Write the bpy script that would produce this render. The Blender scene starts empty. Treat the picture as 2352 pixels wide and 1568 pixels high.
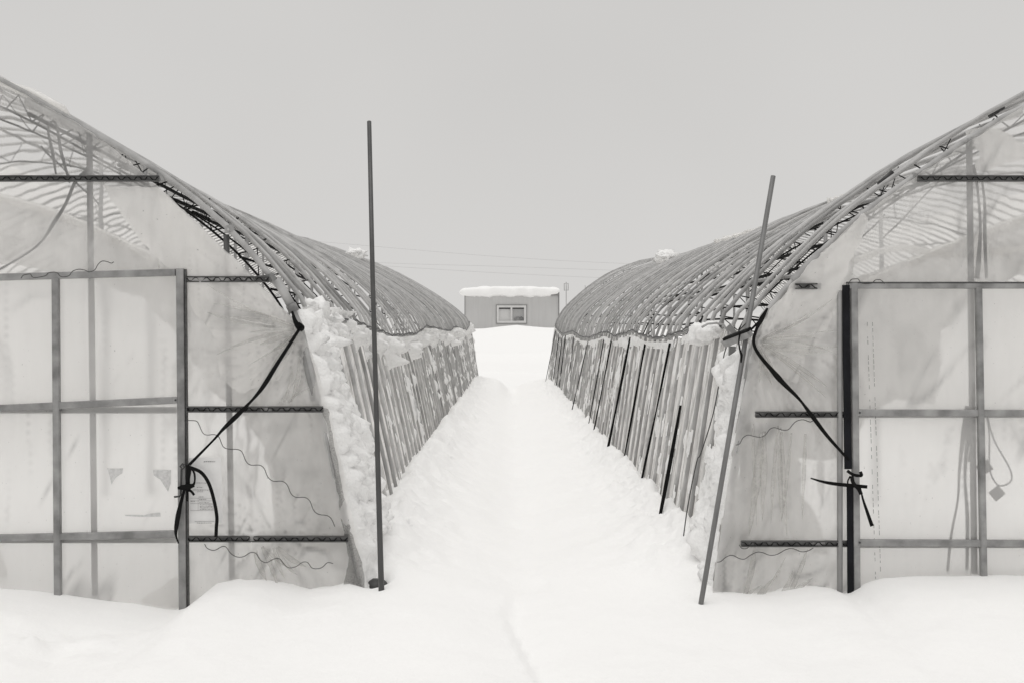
import bpy, math, random
import numpy as np
from mathutils import Vector, noise as mnoise
from mathutils.geometry import delaunay_2d_cdt

random.seed(7)
sc = bpy.context.scene
COL = sc.collection

# ------------------------------------------------------------------ camera
FPX = 2287.0            # focal length in units of a 2352 px wide picture
VX, VY = 1165.0, 755.0  # vanishing point of the lane in that picture
EYE = 1.6
cam_d = bpy.data.cameras.new('camera')
cam_d.sensor_width = 36.0
cam_d.lens = 36.0 * FPX / 2352.0
cam_d.shift_x = (1176 - VX) / 2352.0
cam_d.shift_y = -(784 - VY) / 2352.0
cam_d.clip_start = 0.05
cam_d.clip_end = 5000
cam = bpy.data.objects.new('camera', cam_d)
cam.location = (0, 0, EYE)
cam.rotation_euler = (math.radians(90), 0, 0)
COL.objects.link(cam)
sc.camera = cam

# ------------------------------------------------------------------ sky, sun, exposure
SUN_EL, SUN_AZ = math.radians(80), math.radians(205)   # azimuth clockwise from +Y
world = bpy.data.worlds.new('World')
sc.world = world
world.use_nodes = True
nt = world.node_tree
nt.nodes.clear()
w_out = nt.nodes.new('ShaderNodeOutputWorld')
w_bg = nt.nodes.new('ShaderNodeBackground')
w_bg.inputs['Strength'].default_value = 0.1
sky = nt.nodes.new('ShaderNodeTexSky')
sky.sky_type = 'NISHITA'
sky.sun_disc = False
sky.sun_elevation = SUN_EL
sky.sun_rotation = SUN_AZ
bw = nt.nodes.new('ShaderNodeRGBToBW')
w_tint = nt.nodes.new('ShaderNodeMix'); w_tint.data_type = 'RGBA'; w_tint.blend_type = 'MULTIPLY'
w_tint.inputs[0].default_value = 1.0
w_mix = nt.nodes.new('ShaderNodeMix'); w_mix.data_type = 'RGBA'
w_mix.inputs[0].default_value = 0.93
w_tc = nt.nodes.new('ShaderNodeTexCoord')
w_nz = nt.nodes.new('ShaderNodeTexNoise')
w_nz.inputs['Scale'].default_value = 2.2; w_nz.inputs['Detail'].default_value = 3
w_rmp = nt.nodes.new('ShaderNodeMapRange')
w_rmp.inputs['From Min'].default_value = 0.3; w_rmp.inputs['From Max'].default_value = 0.7
w_rmp.inputs['To Min'].default_value = 6.35; w_rmp.inputs['To Max'].default_value = 6.75
w_col = nt.nodes.new('ShaderNodeMix'); w_col.data_type = 'RGBA'; w_col.blend_type = 'MULTIPLY'
w_col.inputs[0].default_value = 1.0
w_col.inputs[7].default_value = (1.0, 0.985, 0.965, 1)
L = nt.links.new
L(sky.outputs[0], bw.inputs[0])
L(bw.outputs[0], w_tint.inputs[6]); w_tint.inputs[7].default_value = (1.0, 0.99, 0.965, 1)
L(w_tc.outputs['Generated'], w_nz.inputs['Vector'])
L(w_nz.outputs[0], w_rmp.inputs['Value'])
w_sep = nt.nodes.new('ShaderNodeSeparateXYZ')
L(w_tc.outputs['Generated'], w_sep.inputs[0])
w_hz = nt.nodes.new('ShaderNodeMapRange')
w_hz.inputs['From Min'].default_value = 0.0; w_hz.inputs['From Max'].default_value = 0.35
w_hz.inputs['To Min'].default_value = 1.045; w_hz.inputs['To Max'].default_value = 0.985
L(w_sep.outputs['Z'], w_hz.inputs['Value'])
w_m = nt.nodes.new('ShaderNodeMath'); w_m.operation = 'MULTIPLY'
L(w_rmp.outputs[0], w_m.inputs[0]); L(w_hz.outputs[0], w_m.inputs[1])
L(w_m.outputs[0], w_col.inputs[6])
L(w_tint.outputs[2], w_mix.inputs[6])
L(w_col.outputs[2], w_mix.inputs[7])
L(w_mix.outputs[2], w_bg.inputs['Color'])
L(w_bg.outputs[0], w_out.inputs['Surface'])

sun_d = bpy.data.lights.new('sun', 'SUN')
sun_d.energy = 1.28
sun_d.angle = math.radians(50)
sun_d.color = (1.0, 0.988, 0.972)
sun = bpy.data.objects.new('sun', sun_d)
sd = Vector((math.sin(SUN_AZ) * math.cos(SUN_EL), math.cos(SUN_AZ) * math.cos(SUN_EL), math.sin(SUN_EL)))
sun.rotation_euler = sd.to_track_quat('Z', 'Y').to_euler()
sun.location = sd * 40
COL.objects.link(sun)

sc.view_settings.view_transform = 'Standard'
sc.view_settings.look = 'None'
sc.view_settings.exposure = 0.0
sc.view_settings.gamma = 1.0
sc.view_settings.use_curve_mapping = False
sc.cycles.max_bounces = 12
sc.cycles.transparent_max_bounces = 24
sc.cycles.transmission_bounces = 10
sc.cycles.diffuse_bounces = 5
sc.cycles.use_denoising = True

# ------------------------------------------------------------------ numeric helpers
def _hash(ix, iy, iz, seed):
    h = (ix.astype(np.int64) * 374761393 + iy.astype(np.int64) * 668265263 + iz.astype(np.int64) * 2147483647 + seed * 974634777) & 0xFFFFFFFF
    h = ((h ^ (h >> 13)) * 1274126177) & 0xFFFFFFFF
    h = ((h ^ (h >> 16)) * 2246822519) & 0xFFFFFFFF
    return ((h ^ (h >> 15)) & 0xFFFFFF) / float(0xFFFFFF)

def vnoise(x, y, z=0.0, seed=0):
    x, y, z = np.broadcast_arrays(np.asarray(x, float), np.asarray(y, float), np.asarray(z, float))
    ix, iy, iz = np.floor(x), np.floor(y), np.floor(z)
    fx, fy, fz = x - ix, y - iy, z - iz
    fx = fx * fx * fx * (fx * (fx * 6 - 15) + 10); fy = fy * fy * fy * (fy * (fy * 6 - 15) + 10); fz = fz * fz * fz * (fz * (fz * 6 - 15) + 10)
    r = 0
    for a in (0, 1):
        for b in (0, 1):
            for c in (0, 1):
                w = (fx if a else 1 - fx) * (fy if b else 1 - fy) * (fz if c else 1 - fz)
                r = r + w * _hash(ix + a, iy + b, iz + c, seed)
    return r * 2 - 1

def fbm(x, y, z=0.0, seed=0, oct=4):
    r, a, f = 0, 1.0, 1.0
    for k in range(oct):
        r = r + a * vnoise(np.asarray(x) * f, np.asarray(y) * f, np.asarray(z) * f, seed + k * 17)
        a *= 0.5; f *= 2.03
    return r

def sstep(a, b, x):
    t = np.clip((np.asarray(x, float) - a) / (b - a), 0, 1)
    return t * t * (3 - 2 * t)

def tab(xs, ys, x):
    return np.interp(x, xs, ys)

def P(x, y, z):
    """point of the place seen at picture position (x, y), at distance z"""
    return ((x - VX) * z / FPX, z, EYE + (VY - y) * z / FPX)

Z0 = 6.05               # distance of the two gable walls
S0 = FPX / Z0

# ------------------------------------------------------------------ mesh helpers
def mesh_obj(name, v, f, mat, parent=None, smooth=True):
    me = bpy.data.meshes.new(name)
    me.from_pydata([tuple(map(float, p)) for p in v], [], [tuple(map(int, q)) for q in f])
    if smooth:
        me.polygons.foreach_set('use_smooth', [True] * len(me.polygons))
    me.materials.append(mat)
    me.update()
    o = bpy.data.objects.new(name, me)
    COL.objects.link(o)
    if parent is not None:
        o.parent = parent
        if parent.location.length > 0:
            o.matrix_parent_inverse = parent_matrix(parent).inverted()
    return o

def parent_matrix(p):
    from mathutils import Matrix
    m = Matrix.Translation(p.location)
    if p.parent is not None and p.type == 'EMPTY':
        m = Matrix.Translation(p.location)
    return m

def empty(name, loc=(0, 0, 0), parent=None):
    o = bpy.data.objects.new(name, None)
    o.location = loc
    o.empty_display_size = 0.2
    COL.objects.link(o)
    o.parent = parent
    return o

def tag(o, label=None, cat=None, group=None, kind=None):
    if label: o['label'] = label
    if cat: o['category'] = cat
    if group: o['group'] = group
    if kind: o['kind'] = kind
    return o

class MB:
    def __init__(self): self.v = []; self.f = []
    def add(self, v, f):
        n = len(self.v)
        self.v += list(v)
        self.f += [tuple(i + n for i in q) for q in f]
        return self
    def build(self, name, mat, parent=None, smooth=True):
        return mesh_obj(name, self.v, self.f, mat, parent, smooth)

def catmull(pts, n):
    pts = [np.array(p, float) for p in pts]
    pts = [2 * pts[0] - pts[1]] + pts + [2 * pts[-1] - pts[-2]]
    out = []
    for i in range(1, len(pts) - 2):
        p0, p1, p2, p3 = pts[i - 1:i + 3]
        for k in range(n):
            t = k / n
            out.append(0.5 * (2 * p1 + (p2 - p0) * t + (2 * p0 - 5 * p1 + 4 * p2 - p3) * t * t + (3 * p1 - p0 - 3 * p2 + p3) * t ** 3))
    out.append(pts[-2])
    return out

def tube(pts, r, n=6, caps=True):
    pts = [Vector(p) for p in pts]
    rs = r if hasattr(r, '__len__') else [r] * len(pts)
    v, f = [], []
    t0 = (pts[1] - pts[0]).normalized()
    up = Vector((0, 0, 1)) if abs(t0.z) < 0.9 else Vector((1, 0, 0))
    nrm = t0.cross(up).normalized()
    for i, p in enumerate(pts):
        a = pts[max(i - 1, 0)]; b = pts[min(i + 1, len(pts) - 1)]
        t = (b - a).normalized()
        nrm = (nrm - t * nrm.dot(t)).normalized()
        bi = t.cross(nrm)
        for k in range(n):
            an = 2 * math.pi * k / n
            v.append(p + (nrm * math.cos(an) + bi * math.sin(an)) * rs[i])
    for i in range(len(pts) - 1):
        for k in range(n):
            a = i * n + k; b = i * n + (k + 1) % n
            f.append((a, b, b + n, a + n))
    if caps:
        f.append(tuple(range(n - 1, -1, -1)))
        m = (len(pts) - 1) * n
        f.append(tuple(range(m, m + n)))
    return v, f

def ribbon(pts, w, normal=(0, -1, 0), th=0.0018, twist=None):
    """flat band along pts; w one width or a list; the face looks along normal"""
    pts = [Vector(p) for p in pts]
    ws = w if hasattr(w, '__len__') else [w] * len(pts)
    nv = Vector(normal)
    v, f = [], []
    for i, p in enumerate(pts):
        a = pts[max(i - 1, 0)]; b = pts[min(i + 1, len(pts) - 1)]
        t = (b - a).normalized()
        s = t.cross(nv)
        if s.length < 1e-4: s = Vector((1, 0, 0))
        s.normalize()
        q = s.cross(t).normalized()
        if twist:
            c, d = math.cos(twist[i]), math.sin(twist[i])
            s, q = s * c + q * d, q * c - s * d
        for (e, g) in ((-1, -1), (1, -1), (1, 1), (-1, 1)):
            v.append(p + s * (e * ws[i] / 2) + q * (g * th / 2))
    for i in range(len(pts) - 1):
        for k in range(4):
            a = i * 4 + k; b = i * 4 + (k + 1) % 4
            f.append((a, b, b + 4, a + 4))
    f.append((3, 2, 1, 0)); m = (len(pts) - 1) * 4
    f.append((m, m + 1, m + 2, m + 3))
    return v, f

def bar(a, b, w, h, normal=(0, -1, 0)):
    """rectangular bar from a to b; w across in the picture plane, h along normal"""
    v, f = ribbon([a, b], w, normal, h)
    return v, f

def cbar(a, b, w, h, normal=(0, -1, 0), bev=0.004):
    """bevelled rectangular hollow-section bar (8-sided profile)"""
    a, b, nv = Vector(a), Vector(b), Vector(normal)
    t = (b - a).normalized(); s = t.cross(nv).normalized(); q = s.cross(t).normalized()
    pr = [(-w / 2 + bev, -h / 2), (w / 2 - bev, -h / 2), (w / 2, -h / 2 + bev), (w / 2, h / 2 - bev),
          (w / 2 - bev, h / 2), (-w / 2 + bev, h / 2), (-w / 2, h / 2 - bev), (-w / 2, -h / 2 + bev)]
    v = [p + s * x + q * y for p in (a, b) for x, y in pr]
    f = [(k, (k + 1) % 8, (k + 1) % 8 + 8, k + 8) for k in range(8)] + [tuple(range(7, -1, -1)), tuple(range(8, 16))]
    return v, f

def box(c, s):
    x, y, z = c; a, b, d = s[0] / 2, s[1] / 2, s[2] / 2
    v = [(x + i * a, y + j * b, z + k * d) for i in (-1, 1) for j in (-1, 1) for k in (-1, 1)]
    f = [(0, 1, 3, 2), (4, 6, 7, 5), (0, 4, 5, 1), (2, 3, 7, 6), (0, 2, 6, 4), (1, 5, 7, 3)]
    return v, f

def poly_resample(poly, step, rag=0.0, seed=0, straight=()):
    out = []
    n = len(poly)
    for i in range(n):
        a, b = np.array(poly[i], float), np.array(poly[(i + 1) % n], float)
        d = np.linalg.norm(b - a); m = max(1, int(d / step))
        nv = np.array([-(b - a)[1], (b - a)[0]]) / max(d, 1e-6)
        for k in range(m):
            p = a + (b - a) * k / m
            if rag and i not in straight and k:
                p = p + nv * rag * float(fbm(p[0] * 0.035, p[1] * 0.035, 0, seed, 3))
            out.append(p)
    return out

def sheet_pts(poly, step, rag=0.0, seed=0, straight=()):
    """triangulated sheet in picture-plane coordinates (x, y)"""
    bd = poly_resample(poly, step, rag, seed, straight)
    B = np.array(bd)
    x0, y0 = B.min(0); x1, y1 = B.max(0)
    pts = [Vector((p[0], p[1])) for p in bd]
    nb = len(pts)
    edges = [(i, (i + 1) % nb) for i in range(nb)]
    gx, gy = np.meshgrid(np.arange(x0, x1, step), np.arange(y0, y1, step))
    gx = gx + (np.arange(gx.shape[0])[:, None] % 2) * step / 2
    gx, gy = gx.ravel(), gy.ravel()
    ins = np.zeros(len(gx), bool)
    xb, yb = B[:, 0], B[:, 1]
    xc, yc = np.roll(xb, -1), np.roll(yb, -1)
    for i in range(nb):
        c = (yb[i] > gy) != (yc[i] > gy)
        with np.errstate(divide='ignore', invalid='ignore'):
            xi = (xc[i] - xb[i]) * (gy - yb[i]) / (yc[i] - yb[i] + 1e-12) + xb[i]
        ins ^= c & (gx < xi)
    for x, y in zip(gx[ins], gy[ins]):
        if np.min((xb - x) ** 2 + (yb - y) ** 2) > (step * 0.45) ** 2:
            pts.append(Vector((x, y)))
    r = delaunay_2d_cdt(pts, edges, [list(range(nb))], 1, 1e-5)
    V = np.array([(p.x, p.y) for p in r[0]])
    return V, r[2]

# ------------------------------------------------------------------ materials
def new_mat(name):
    m = bpy.data.materials.new(name); m.use_nodes = True
    n = m.node_tree; n.nodes.clear()
    o = n.nodes.new('ShaderNodeOutputMaterial')
    return m, n, o

def nd(n, t, **kw):
    x = n.nodes.new(t)
    for k, v in kw.items(): x.inputs[k].default_value = v
    return x

def coords(n, scale=(1, 1, 1)):
    tc = n.nodes.new('ShaderNodeTexCoord'); mp = n.nodes.new('ShaderNodeMapping')
    mp.inputs['Scale'].default_value = scale
    n.links.new(tc.outputs['Object'], mp.inputs['Vector'])
    return mp.outputs[0]

def ramp(n, src, stops):
    r = n.nodes.new('ShaderNodeValToRGB')
    e = r.color_ramp.elements
    while len(e) < len(stops): e.new(0.5)
    for k, (p, c) in enumerate(stops):
        e[k].position = p; e[k].color = (c, c * 0.994, c * 0.985, 1) if not hasattr(c, '__len__') else c
    n.links.new(src, r.inputs[0])
    return r.outputs[0]

def mat_pr(name, lo, hi, scale=(8, 8, 8), rough=0.5, metal=0.0, bump=0.0, bscale=60, spec=0.5, detail=4, tint=None):
    m, n, o = new_mat(name)
    b = nd(n, 'ShaderNodeBsdfPrincipled', Roughness=rough, Metallic=metal)
    b.inputs['Specular IOR Level'].default_value = spec
    nz = nd(n, 'ShaderNodeTexNoise', Scale=1.0, Detail=detail)
    n.links.new(coords(n, scale), nz.inputs['Vector'])
    col = ramp(n, nz.outputs[0], [(0.3, lo), (0.7, hi)])
    if tint:
        mx = n.nodes.new('ShaderNodeMix'); mx.data_type = 'RGBA'; mx.blend_type = 'MULTIPLY'; mx.inputs[0].default_value = 1
        n.links.new(col, mx.inputs[6]); mx.inputs[7].default_value = (*tint, 1); col = mx.outputs[2]
    n.links.new(col, b.inputs['Base Color'])
    if bump:
        bn = nd(n, 'ShaderNodeTexNoise', Scale=bscale, Detail=4)
        n.links.new(coords(n), bn.inputs['Vector'])
        bp = nd(n, 'ShaderNodeBump', Strength=bump, Distance=0.01)
        n.links.new(bn.outputs[0], bp.inputs['Height']); n.links.new(bp.outputs[0], b.inputs['Normal'])
    n.links.new(b.outputs[0], o.inputs[0])
    return m

def mat_film(name, clear_lo, clear_hi, col_lo, col_hi, nscale=(2.5, 2.5, 2.5), blur=0.25, ior=1.06, bump=0.15, trl=0.55, refr=True):
    """thin milky polyethylene: part seen through (blurred with distance), part scattering"""
    m, n, o = new_mat(name)
    nz = nd(n, 'ShaderNodeTexNoise', Scale=1.0, Detail=6, Roughness=0.6, Distortion=0.6)
    n.links.new(coords(n, nscale), nz.inputs['Vector'])
    nz2 = nd(n, 'ShaderNodeTexNoise', Scale=1.0, Detail=5, Roughness=0.65)
    n.links.new(coords(n, (14, 14, 3)), nz2.inputs['Vector'])
    col = ramp(n, nz2.outputs[0], [(0.3, col_lo), (0.65, col_hi)])
    sp = nd(n, 'ShaderNodeTexNoise', Scale=75.0, Detail=2)
    n.links.new(coords(n), sp.inputs['Vector'])
    spk = ramp(n, sp.outputs[0], [(0.735, 1.0), (0.77, 0.35)])
    smx = n.nodes.new('ShaderNodeMix'); smx.data_type = 'RGBA'; smx.blend_type = 'MULTIPLY'; smx.inputs[0].default_value = 1
    n.links.new(col, smx.inputs[6]); n.links.new(spk, smx.inputs[7]); col = smx.outputs[2]
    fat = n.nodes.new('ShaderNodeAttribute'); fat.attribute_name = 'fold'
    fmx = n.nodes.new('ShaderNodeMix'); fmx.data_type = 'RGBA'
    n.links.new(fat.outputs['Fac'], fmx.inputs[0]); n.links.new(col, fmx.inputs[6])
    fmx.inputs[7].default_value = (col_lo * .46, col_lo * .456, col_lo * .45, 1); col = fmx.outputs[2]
    fac = n.nodes.new('ShaderNodeMapRange')
    fac.inputs['From Min'].default_value = 0.35; fac.inputs['From Max'].default_value = 0.65
    fac.inputs['To Min'].default_value = clear_lo; fac.inputs['To Max'].default_value = clear_hi
    n.links.new(nz.outputs[0], fac.inputs['Value'])
    bn = nd(n, 'ShaderNodeTexNoise', Scale=1.0, Detail=3)
    n.links.new(coords(n, (9, 9, 4)), bn.inputs['Vector'])
    bp = nd(n, 'ShaderNodeBump', Strength=bump, Distance=0.03)
    n.links.new(bn.outputs[0], bp.inputs['Height'])
    df = nd(n, 'ShaderNodeBsdfDiffuse'); tl = nd(n, 'ShaderNodeBsdfTranslucent')
    for s in (df, tl):
        n.links.new(col, s.inputs['Color']); n.links.new(bp.outputs[0], s.inputs['Normal'])
    mx = nd(n, 'ShaderNodeMixShader'); mx.inputs[0].default_value = trl
    n.links.new(df.outputs[0], mx.inputs[1]); n.links.new(tl.outputs[0], mx.inputs[2])
    if refr:
        rf = nd(n, 'ShaderNodeBsdfRefraction', Roughness=blur, IOR=ior)
        rf.inputs['Color'].default_value = (0.97, 0.968, 0.962, 1)
    else:
        rf = nd(n, 'ShaderNodeBsdfTransparent'); rf.inputs['Color'].default_value = (0.97, 0.968, 0.962, 1)
    m2 = nd(n, 'ShaderNodeMixShader')
    inv = n.nodes.new('ShaderNodeMath'); inv.operation = 'MULTIPLY_ADD'; inv.inputs[1].default_value = -0.7; inv.inputs[2].default_value = 1.0
    n.links.new(fat.outputs['Fac'], inv.inputs[0])
    mul = n.nodes.new('ShaderNodeMath'); mul.operation = 'MULTIPLY'
    n.links.new(fac.outputs[0], mul.inputs[0]); n.links.new(inv.outputs[0], mul.inputs[1])
    n.links.new(mul.outputs[0], m2.inputs[0])
    n.links.new(mx.outputs[0], m2.inputs[1]); n.links.new(rf.outputs[0], m2.inputs[2])
    gl = nd(n, 'ShaderNodeBsdfGlossy', Roughness=0.18); gl.inputs['Color'].default_value = (1, 1, 1, 1)
    n.links.new(bp.outputs[0], gl.inputs['Normal'])
    m3 = nd(n, 'ShaderNodeMixShader'); m3.inputs[0].default_value = 0.05
    n.links.new(m2.outputs[0], m3.inputs[1]); n.links.new(gl.outputs[0], m3.inputs[2])
    n.links.new(m3.outputs[0], o.inputs[0])
    return m

def mat_snow(name, bump=0.35, scale=30, alb=0.92):
    m, n, o = new_mat(name)
    b = nd(n, 'ShaderNodeBsdfPrincipled', Roughness=0.85)
    b.inputs['Specular IOR Level'].default_value = 0.2
    b.inputs['Base Color'].default_value = (alb, alb * 0.996, alb * 0.988, 1)
    a = nd(n, 'ShaderNodeTexNoise', Scale=scale, Detail=6, Roughness=0.6)
    n.links.new(coords(n), a.inputs['Vector'])
    c = nd(n, 'ShaderNodeTexNoise', Scale=scale * 0.2, Detail=4)
    n.links.new(coords(n), c.inputs['Vector'])
    b1 = nd(n, 'ShaderNodeBump', Strength=bump, Distance=0.02)
    b2 = nd(n, 'ShaderNodeBump', Strength=bump, Distance=0.05)
    n.links.new(a.outputs[0], b1.inputs['Height']); n.links.new(c.outputs[0], b2.inputs['Height'])
    n.links.new(b2.outputs[0], b1.inputs['Normal']); n.links.new(b1.outputs[0], b.inputs['Normal'])
    n.links.new(b.outputs[0], o.inputs[0])
    return m

M = {}
M['snow'] = mat_snow('snow_cover', 0.22, 38)
M['crust'] = mat_snow('snow_crust', 0.6, 45)
M['pipe'] = mat_pr('galvanised_pipe', 0.30, 0.46, (9, 9, 9), 0.55, 0.0, 0.15, 90, 0.4)
for k_, (a_, b_) in enumerate(((.25, .42), (.34, .50), (.42, .58), (.30, .54))):
    M['pipe%d' % k_] = mat_pr('galvanised_pipe_batch_%d' % (k_ + 1), a_, b_, (7 + k_, 7, 5 + 2 * k_), 0.55, 0.0, 0.15, 90, 0.4)
M['pipe_in'] = mat_pr('dull_galvanised_pipe', 0.24, 0.34, (6, 6, 6), 0.6, 0.0)
M['post'] = mat_pr('dark_galvanised_post', 0.07, 0.13, (6, 6, 6), 0.6)
M['frame'] = mat_pr('galvanised_frame', 0.16, 0.36, (9, 9, 9), 0.45, 0.0, 0.25, 160, 0.5, 8)
M['channel'] = mat_pr('film_channel_steel', 0.035, 0.09, (12, 12, 40), 0.5, 0.0, 0.1, 80)
M['channel_back'] = mat_pr('worn_channel_floor', 0.06, 0.30, (14, 14, 30), 0.5, 0, 0.1, 80, 0.4, 6)
M['wire'] = mat_pr('dark_wire', 0.02, 0.05, (20, 20, 20), 0.5)
M['black'] = mat_pr('black_band', 0.003, 0.009, (20, 20, 20), 0.7, 0, 0.2, 150, 0.12)
M['navy'] = mat_pr('black_foam_strip', 0.006, 0.014, (20, 20, 8), 0.8, 0, 0.4, 70, 0.2, tint=(0.85, 0.9, 1.15))
M['pole_dark'] = mat_pr('dark_steel_pole', 0.05, 0.075, (30, 30, 3), 0.45, 0, 0.1, 100)
M['pole_grey'] = mat_pr('grey_steel_pole', 0.13, 0.19, (30, 30, 3), 0.45, 0, 0.1, 100)
M['net'] = mat_pr('dark_shade_net', 0.01, 0.03, (20, 20, 20), 0.9)
M['strap_in'] = mat_pr('dark_hanging_band', 0.03, 0.06, (20, 20, 20), 0.7)
M['wallboard'] = mat_pr('painted_metal_siding', 0.53, 0.57, (6, 6, 0.6), 0.6, 0, 0, 60, 0.3)
M['winframe'] = mat_pr('white_window_frame', 0.62, 0.68, (4, 4, 4), 0.5)
M['trim'] = mat_pr('grey_metal_trim', 0.22, 0.28, (4, 4, 4), 0.5)
M['line'] = mat_pr('hazed_power_cable', 0.46, 0.50, (1, 1, 1), 0.6)  # cable grey lightened to carry the distance haze in its colour
M['mast'] = mat_pr('hazed_mast_steel', 0.34, 0.40, (1, 1, 1), 0.6)  # haze of distance put into the mast's pale colour
M['tub'] = mat_pr('dark_plastic', 0.03, 0.08, (15, 15, 15), 0.6, 0, 0.3, 30)
M['paper'] = mat_pr('notice_paper', 0.74, 0.80, (20, 20, 20), 0.7)
M['ink'] = mat_pr('faded_ink', 0.22, 0.40, (60, 60, 60), 0.8)
M['hill'] = mat_pr('snowy_hill', 0.60, 0.70, (0.02, 0.02, 0.05), 0.9)
M['film_clear'] = mat_film('clear_film', 0.34, 0.80, 0.86, 0.95, (1.9, 1.9, 1.9), 0.30, 1.014)
M['film_milk'] = mat_film('milky_film', 0.10, 0.26, 0.84, 0.92, (2.2, 2.2, 2.2), 0.5, 1.05)
M['film_door'] = mat_film('door_film', 0.36, 0.58, 0.90, 0.95, (1.2, 1.2, 1.2), 0.5, 1.06)
M['film_torn'] = mat_film('torn_film', 0.24, 0.46, 0.90, 0.96, (3, 3, 3), 0.5, 1.05, 0.3)
M['film_grey'] = mat_film('grey_curtain_film', 0.05, 0.2, 0.60, 0.80, (2, 2, 2), 0.25, 1.05, 0.3, 0.5, False)
M['film_lower'] = mat_film('weathered_film', 0.30, 0.60, 0.82, 0.96, (2.4, 2.4, 1), 0.45, 1.04, 0.3)
M['film_side'] = mat_film('side_wall_film', 0.03, 0.20, 0.80, 0.96, (9, 9, 0.7), 0.25, 1.05, 0.4, 0.5, False)
M['film_roof'] = mat_film('snow_dusted_roof_film', 0.25, 0.45, 0.90, 0.95, (1, 1, 1), 0.2, 1.05, 0.2, 0.75, False)
_n = M['film_side'].node_tree
for _x in _n.nodes:
    if _x.type == 'MAPPING' and abs(_x.inputs['Scale'].default_value[0] - 14) < .1: _x.inputs['Scale'].default_value = (20, 20, 0.9)
for _x in _n.nodes:
    if _x.type == 'VALTORGB' and abs(_x.color_ramp.elements[0].position - .3) < .01:
        _x.color_ramp.elements[0].position = .36; _x.color_ramp.elements[0].color = (.45, .447, .44, 1); _x.color_ramp.elements[1].position = .56
M['meshnet'] = mat_pr('insect_netting', 0.18, 0.32, (300, 300, 300), 0.8)

def mat_glass(name, rough):
    m, n, o = new_mat(name)
    b = nd(n, 'ShaderNodeBsdfPrincipled', Roughness=rough)
    b.inputs['Base Color'].default_value = (0.10, 0.10, 0.10, 1)
    b.inputs['Specular IOR Level'].default_value = 1.0
    b.inputs['Coat Weight'].default_value = 1.0
    n.links.new(b.outputs[0], o.inputs[0])
    return m
M['glass'] = mat_glass('window_glass', 0.03)
def mat_clear(name):
    m, n, o = new_mat(name)
    t = nd(n, 'ShaderNodeBsdfTransparent'); g = nd(n, 'ShaderNodeBsdfGlossy', Roughness=0.03)
    x = nd(n, 'ShaderNodeMixShader'); x.inputs[0].default_value = 0.15
    n.links.new(t.outputs[0], x.inputs[1]); n.links.new(g.outputs[0], x.inputs[2]); n.links.new(x.outputs[0], o.inputs[0])
    return m
M['clearglass'] = mat_clear('clear_window_glass')
M['curtain'] = mat_pr('pale_curtain', 0.58, 0.66, (3, 3, 0.3), 0.8)

# ------------------------------------------------------------------ greenhouse profiles
# (distance from the lane's middle, height above the eye) of the roof arch at the near and far end
PROF = {
 -1: ([(.886, -1.62), (1.07, -.80), (1.257, .0), (1.43, .30), (1.706, .62), (2.10, .94), (2.53, 1.20), (2.92, 1.43), (3.3, 1.62), (3.9, 1.86), (4.5, 1.95)],
      [(.85, -1.62), (.98, -.80), (1.124, .06), (1.36, .42), (1.65, .69), (2.15, 1.05), (2.71, 1.39), (3.0, 1.55), (3.3, 1.71), (3.9, 1.97), (4.5, 2.07)]),
  1: ([(1.257, -1.66), (1.385, -.80), (1.508, -.05), (1.60, .13), (1.735, .29), (1.93, .49), (2.17, .706), (2.553, .98), (3.02, 1.286), (3.8, 1.65), (4.75, 1.85)],
      [(1.23, -1.66), (1.34, -.80), (1.455, .02), (1.59, .38), (1.786, .66), (2.1, .96), (2.45, 1.257), (2.8, 1.5), (3.17, 1.71), (4.0, 2.02), (4.75, 2.12)]),
}
SAG = {-1: ([6.05, 7.5, 8.6, 11, 17, 24.8, 30.3], [1.0, .965, .922, .867, .885, .955, 1.0]),
        1: ([6.05, 6.4, 8.07, 9.5, 13.1, 22.5, 30.3], [1.0, 1.035, .955, .875, .845, .89, 1.0])}
RAIL = {-1: ([6.05, 6.6, 7.9, 10, 11.5, 12.6, 14.1, 15.7, 17.5, 19.4, 21, 24, 26, 28, 30.3], [.02, .06, .02, -.10, -.09, -.085, .006, -.014, -.05, -.068, .018, -.03, -.068, .05, .19]),
         1: ([6.05, 7.0, 8.0, 9.1, 10.24, 11.6, 13.3, 14.7, 17.4, 19.2, 21.8, 25.4, 28, 30.3], [-.05, .0, -.007, -.10, -.112, -.046, -.122, -.064, -.175, -.176, -.067, -.155, -.03, .13])}
Z1 = 30.25

def profile(s, z):
    """full arch as (X, Z) list: lane side leg, roof, outer leg"""
    a, b = np.array(PROF[s][0]), np.array(PROF[s][1])
    t = (z - Z0) / (Z1 - Z0)
    p = a + (b - a) * t
    k = tab(*SAG[s], z)
    e = tab(*RAIL[s], z)
    ez = p[2, 1]
    out = p.copy()
    for i in range(len(p)):
        if i >= 2:
            out[i, 1] = ez + (p[i, 1] - ez) * k + (p[i, 1] * (k - 1) if False else 0)
            w = math.exp(-(i - 2) * 0.8)
            out[i, 1] += (e - ez) * 0.75 * w
    xr = p[-1, 0]
    far = [(2 * xr - q[0], q[1]) for q in out[-2::-1]]
    pts = [tuple(q) for q in out] + far
    return [(s * x, EYE + z_) for x, z_ in pts]

def wall_pt(s, z, v, off=0.0):
    """point on the lane side wall; v 0 at the foot, 1 at the eave rail"""
    a, b = np.array(PROF[s][0]), np.array(PROF[s][1])
    t = (z - Z0) / (Z1 - Z0)
    p = a + (b - a) * t
    top = EYE + tab(*RAIL[s], z)
    bot = EYE + p[0, 1]
    zz = bot + (top - bot) * v
    X = np.interp(zz - EYE, [p[0, 1], p[1, 1], p[2, 1], p[3, 1]], [p[0, 0], p[1, 0], p[2, 0], p[3, 0]])
    return (s * (X - off), z, zz)

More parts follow.
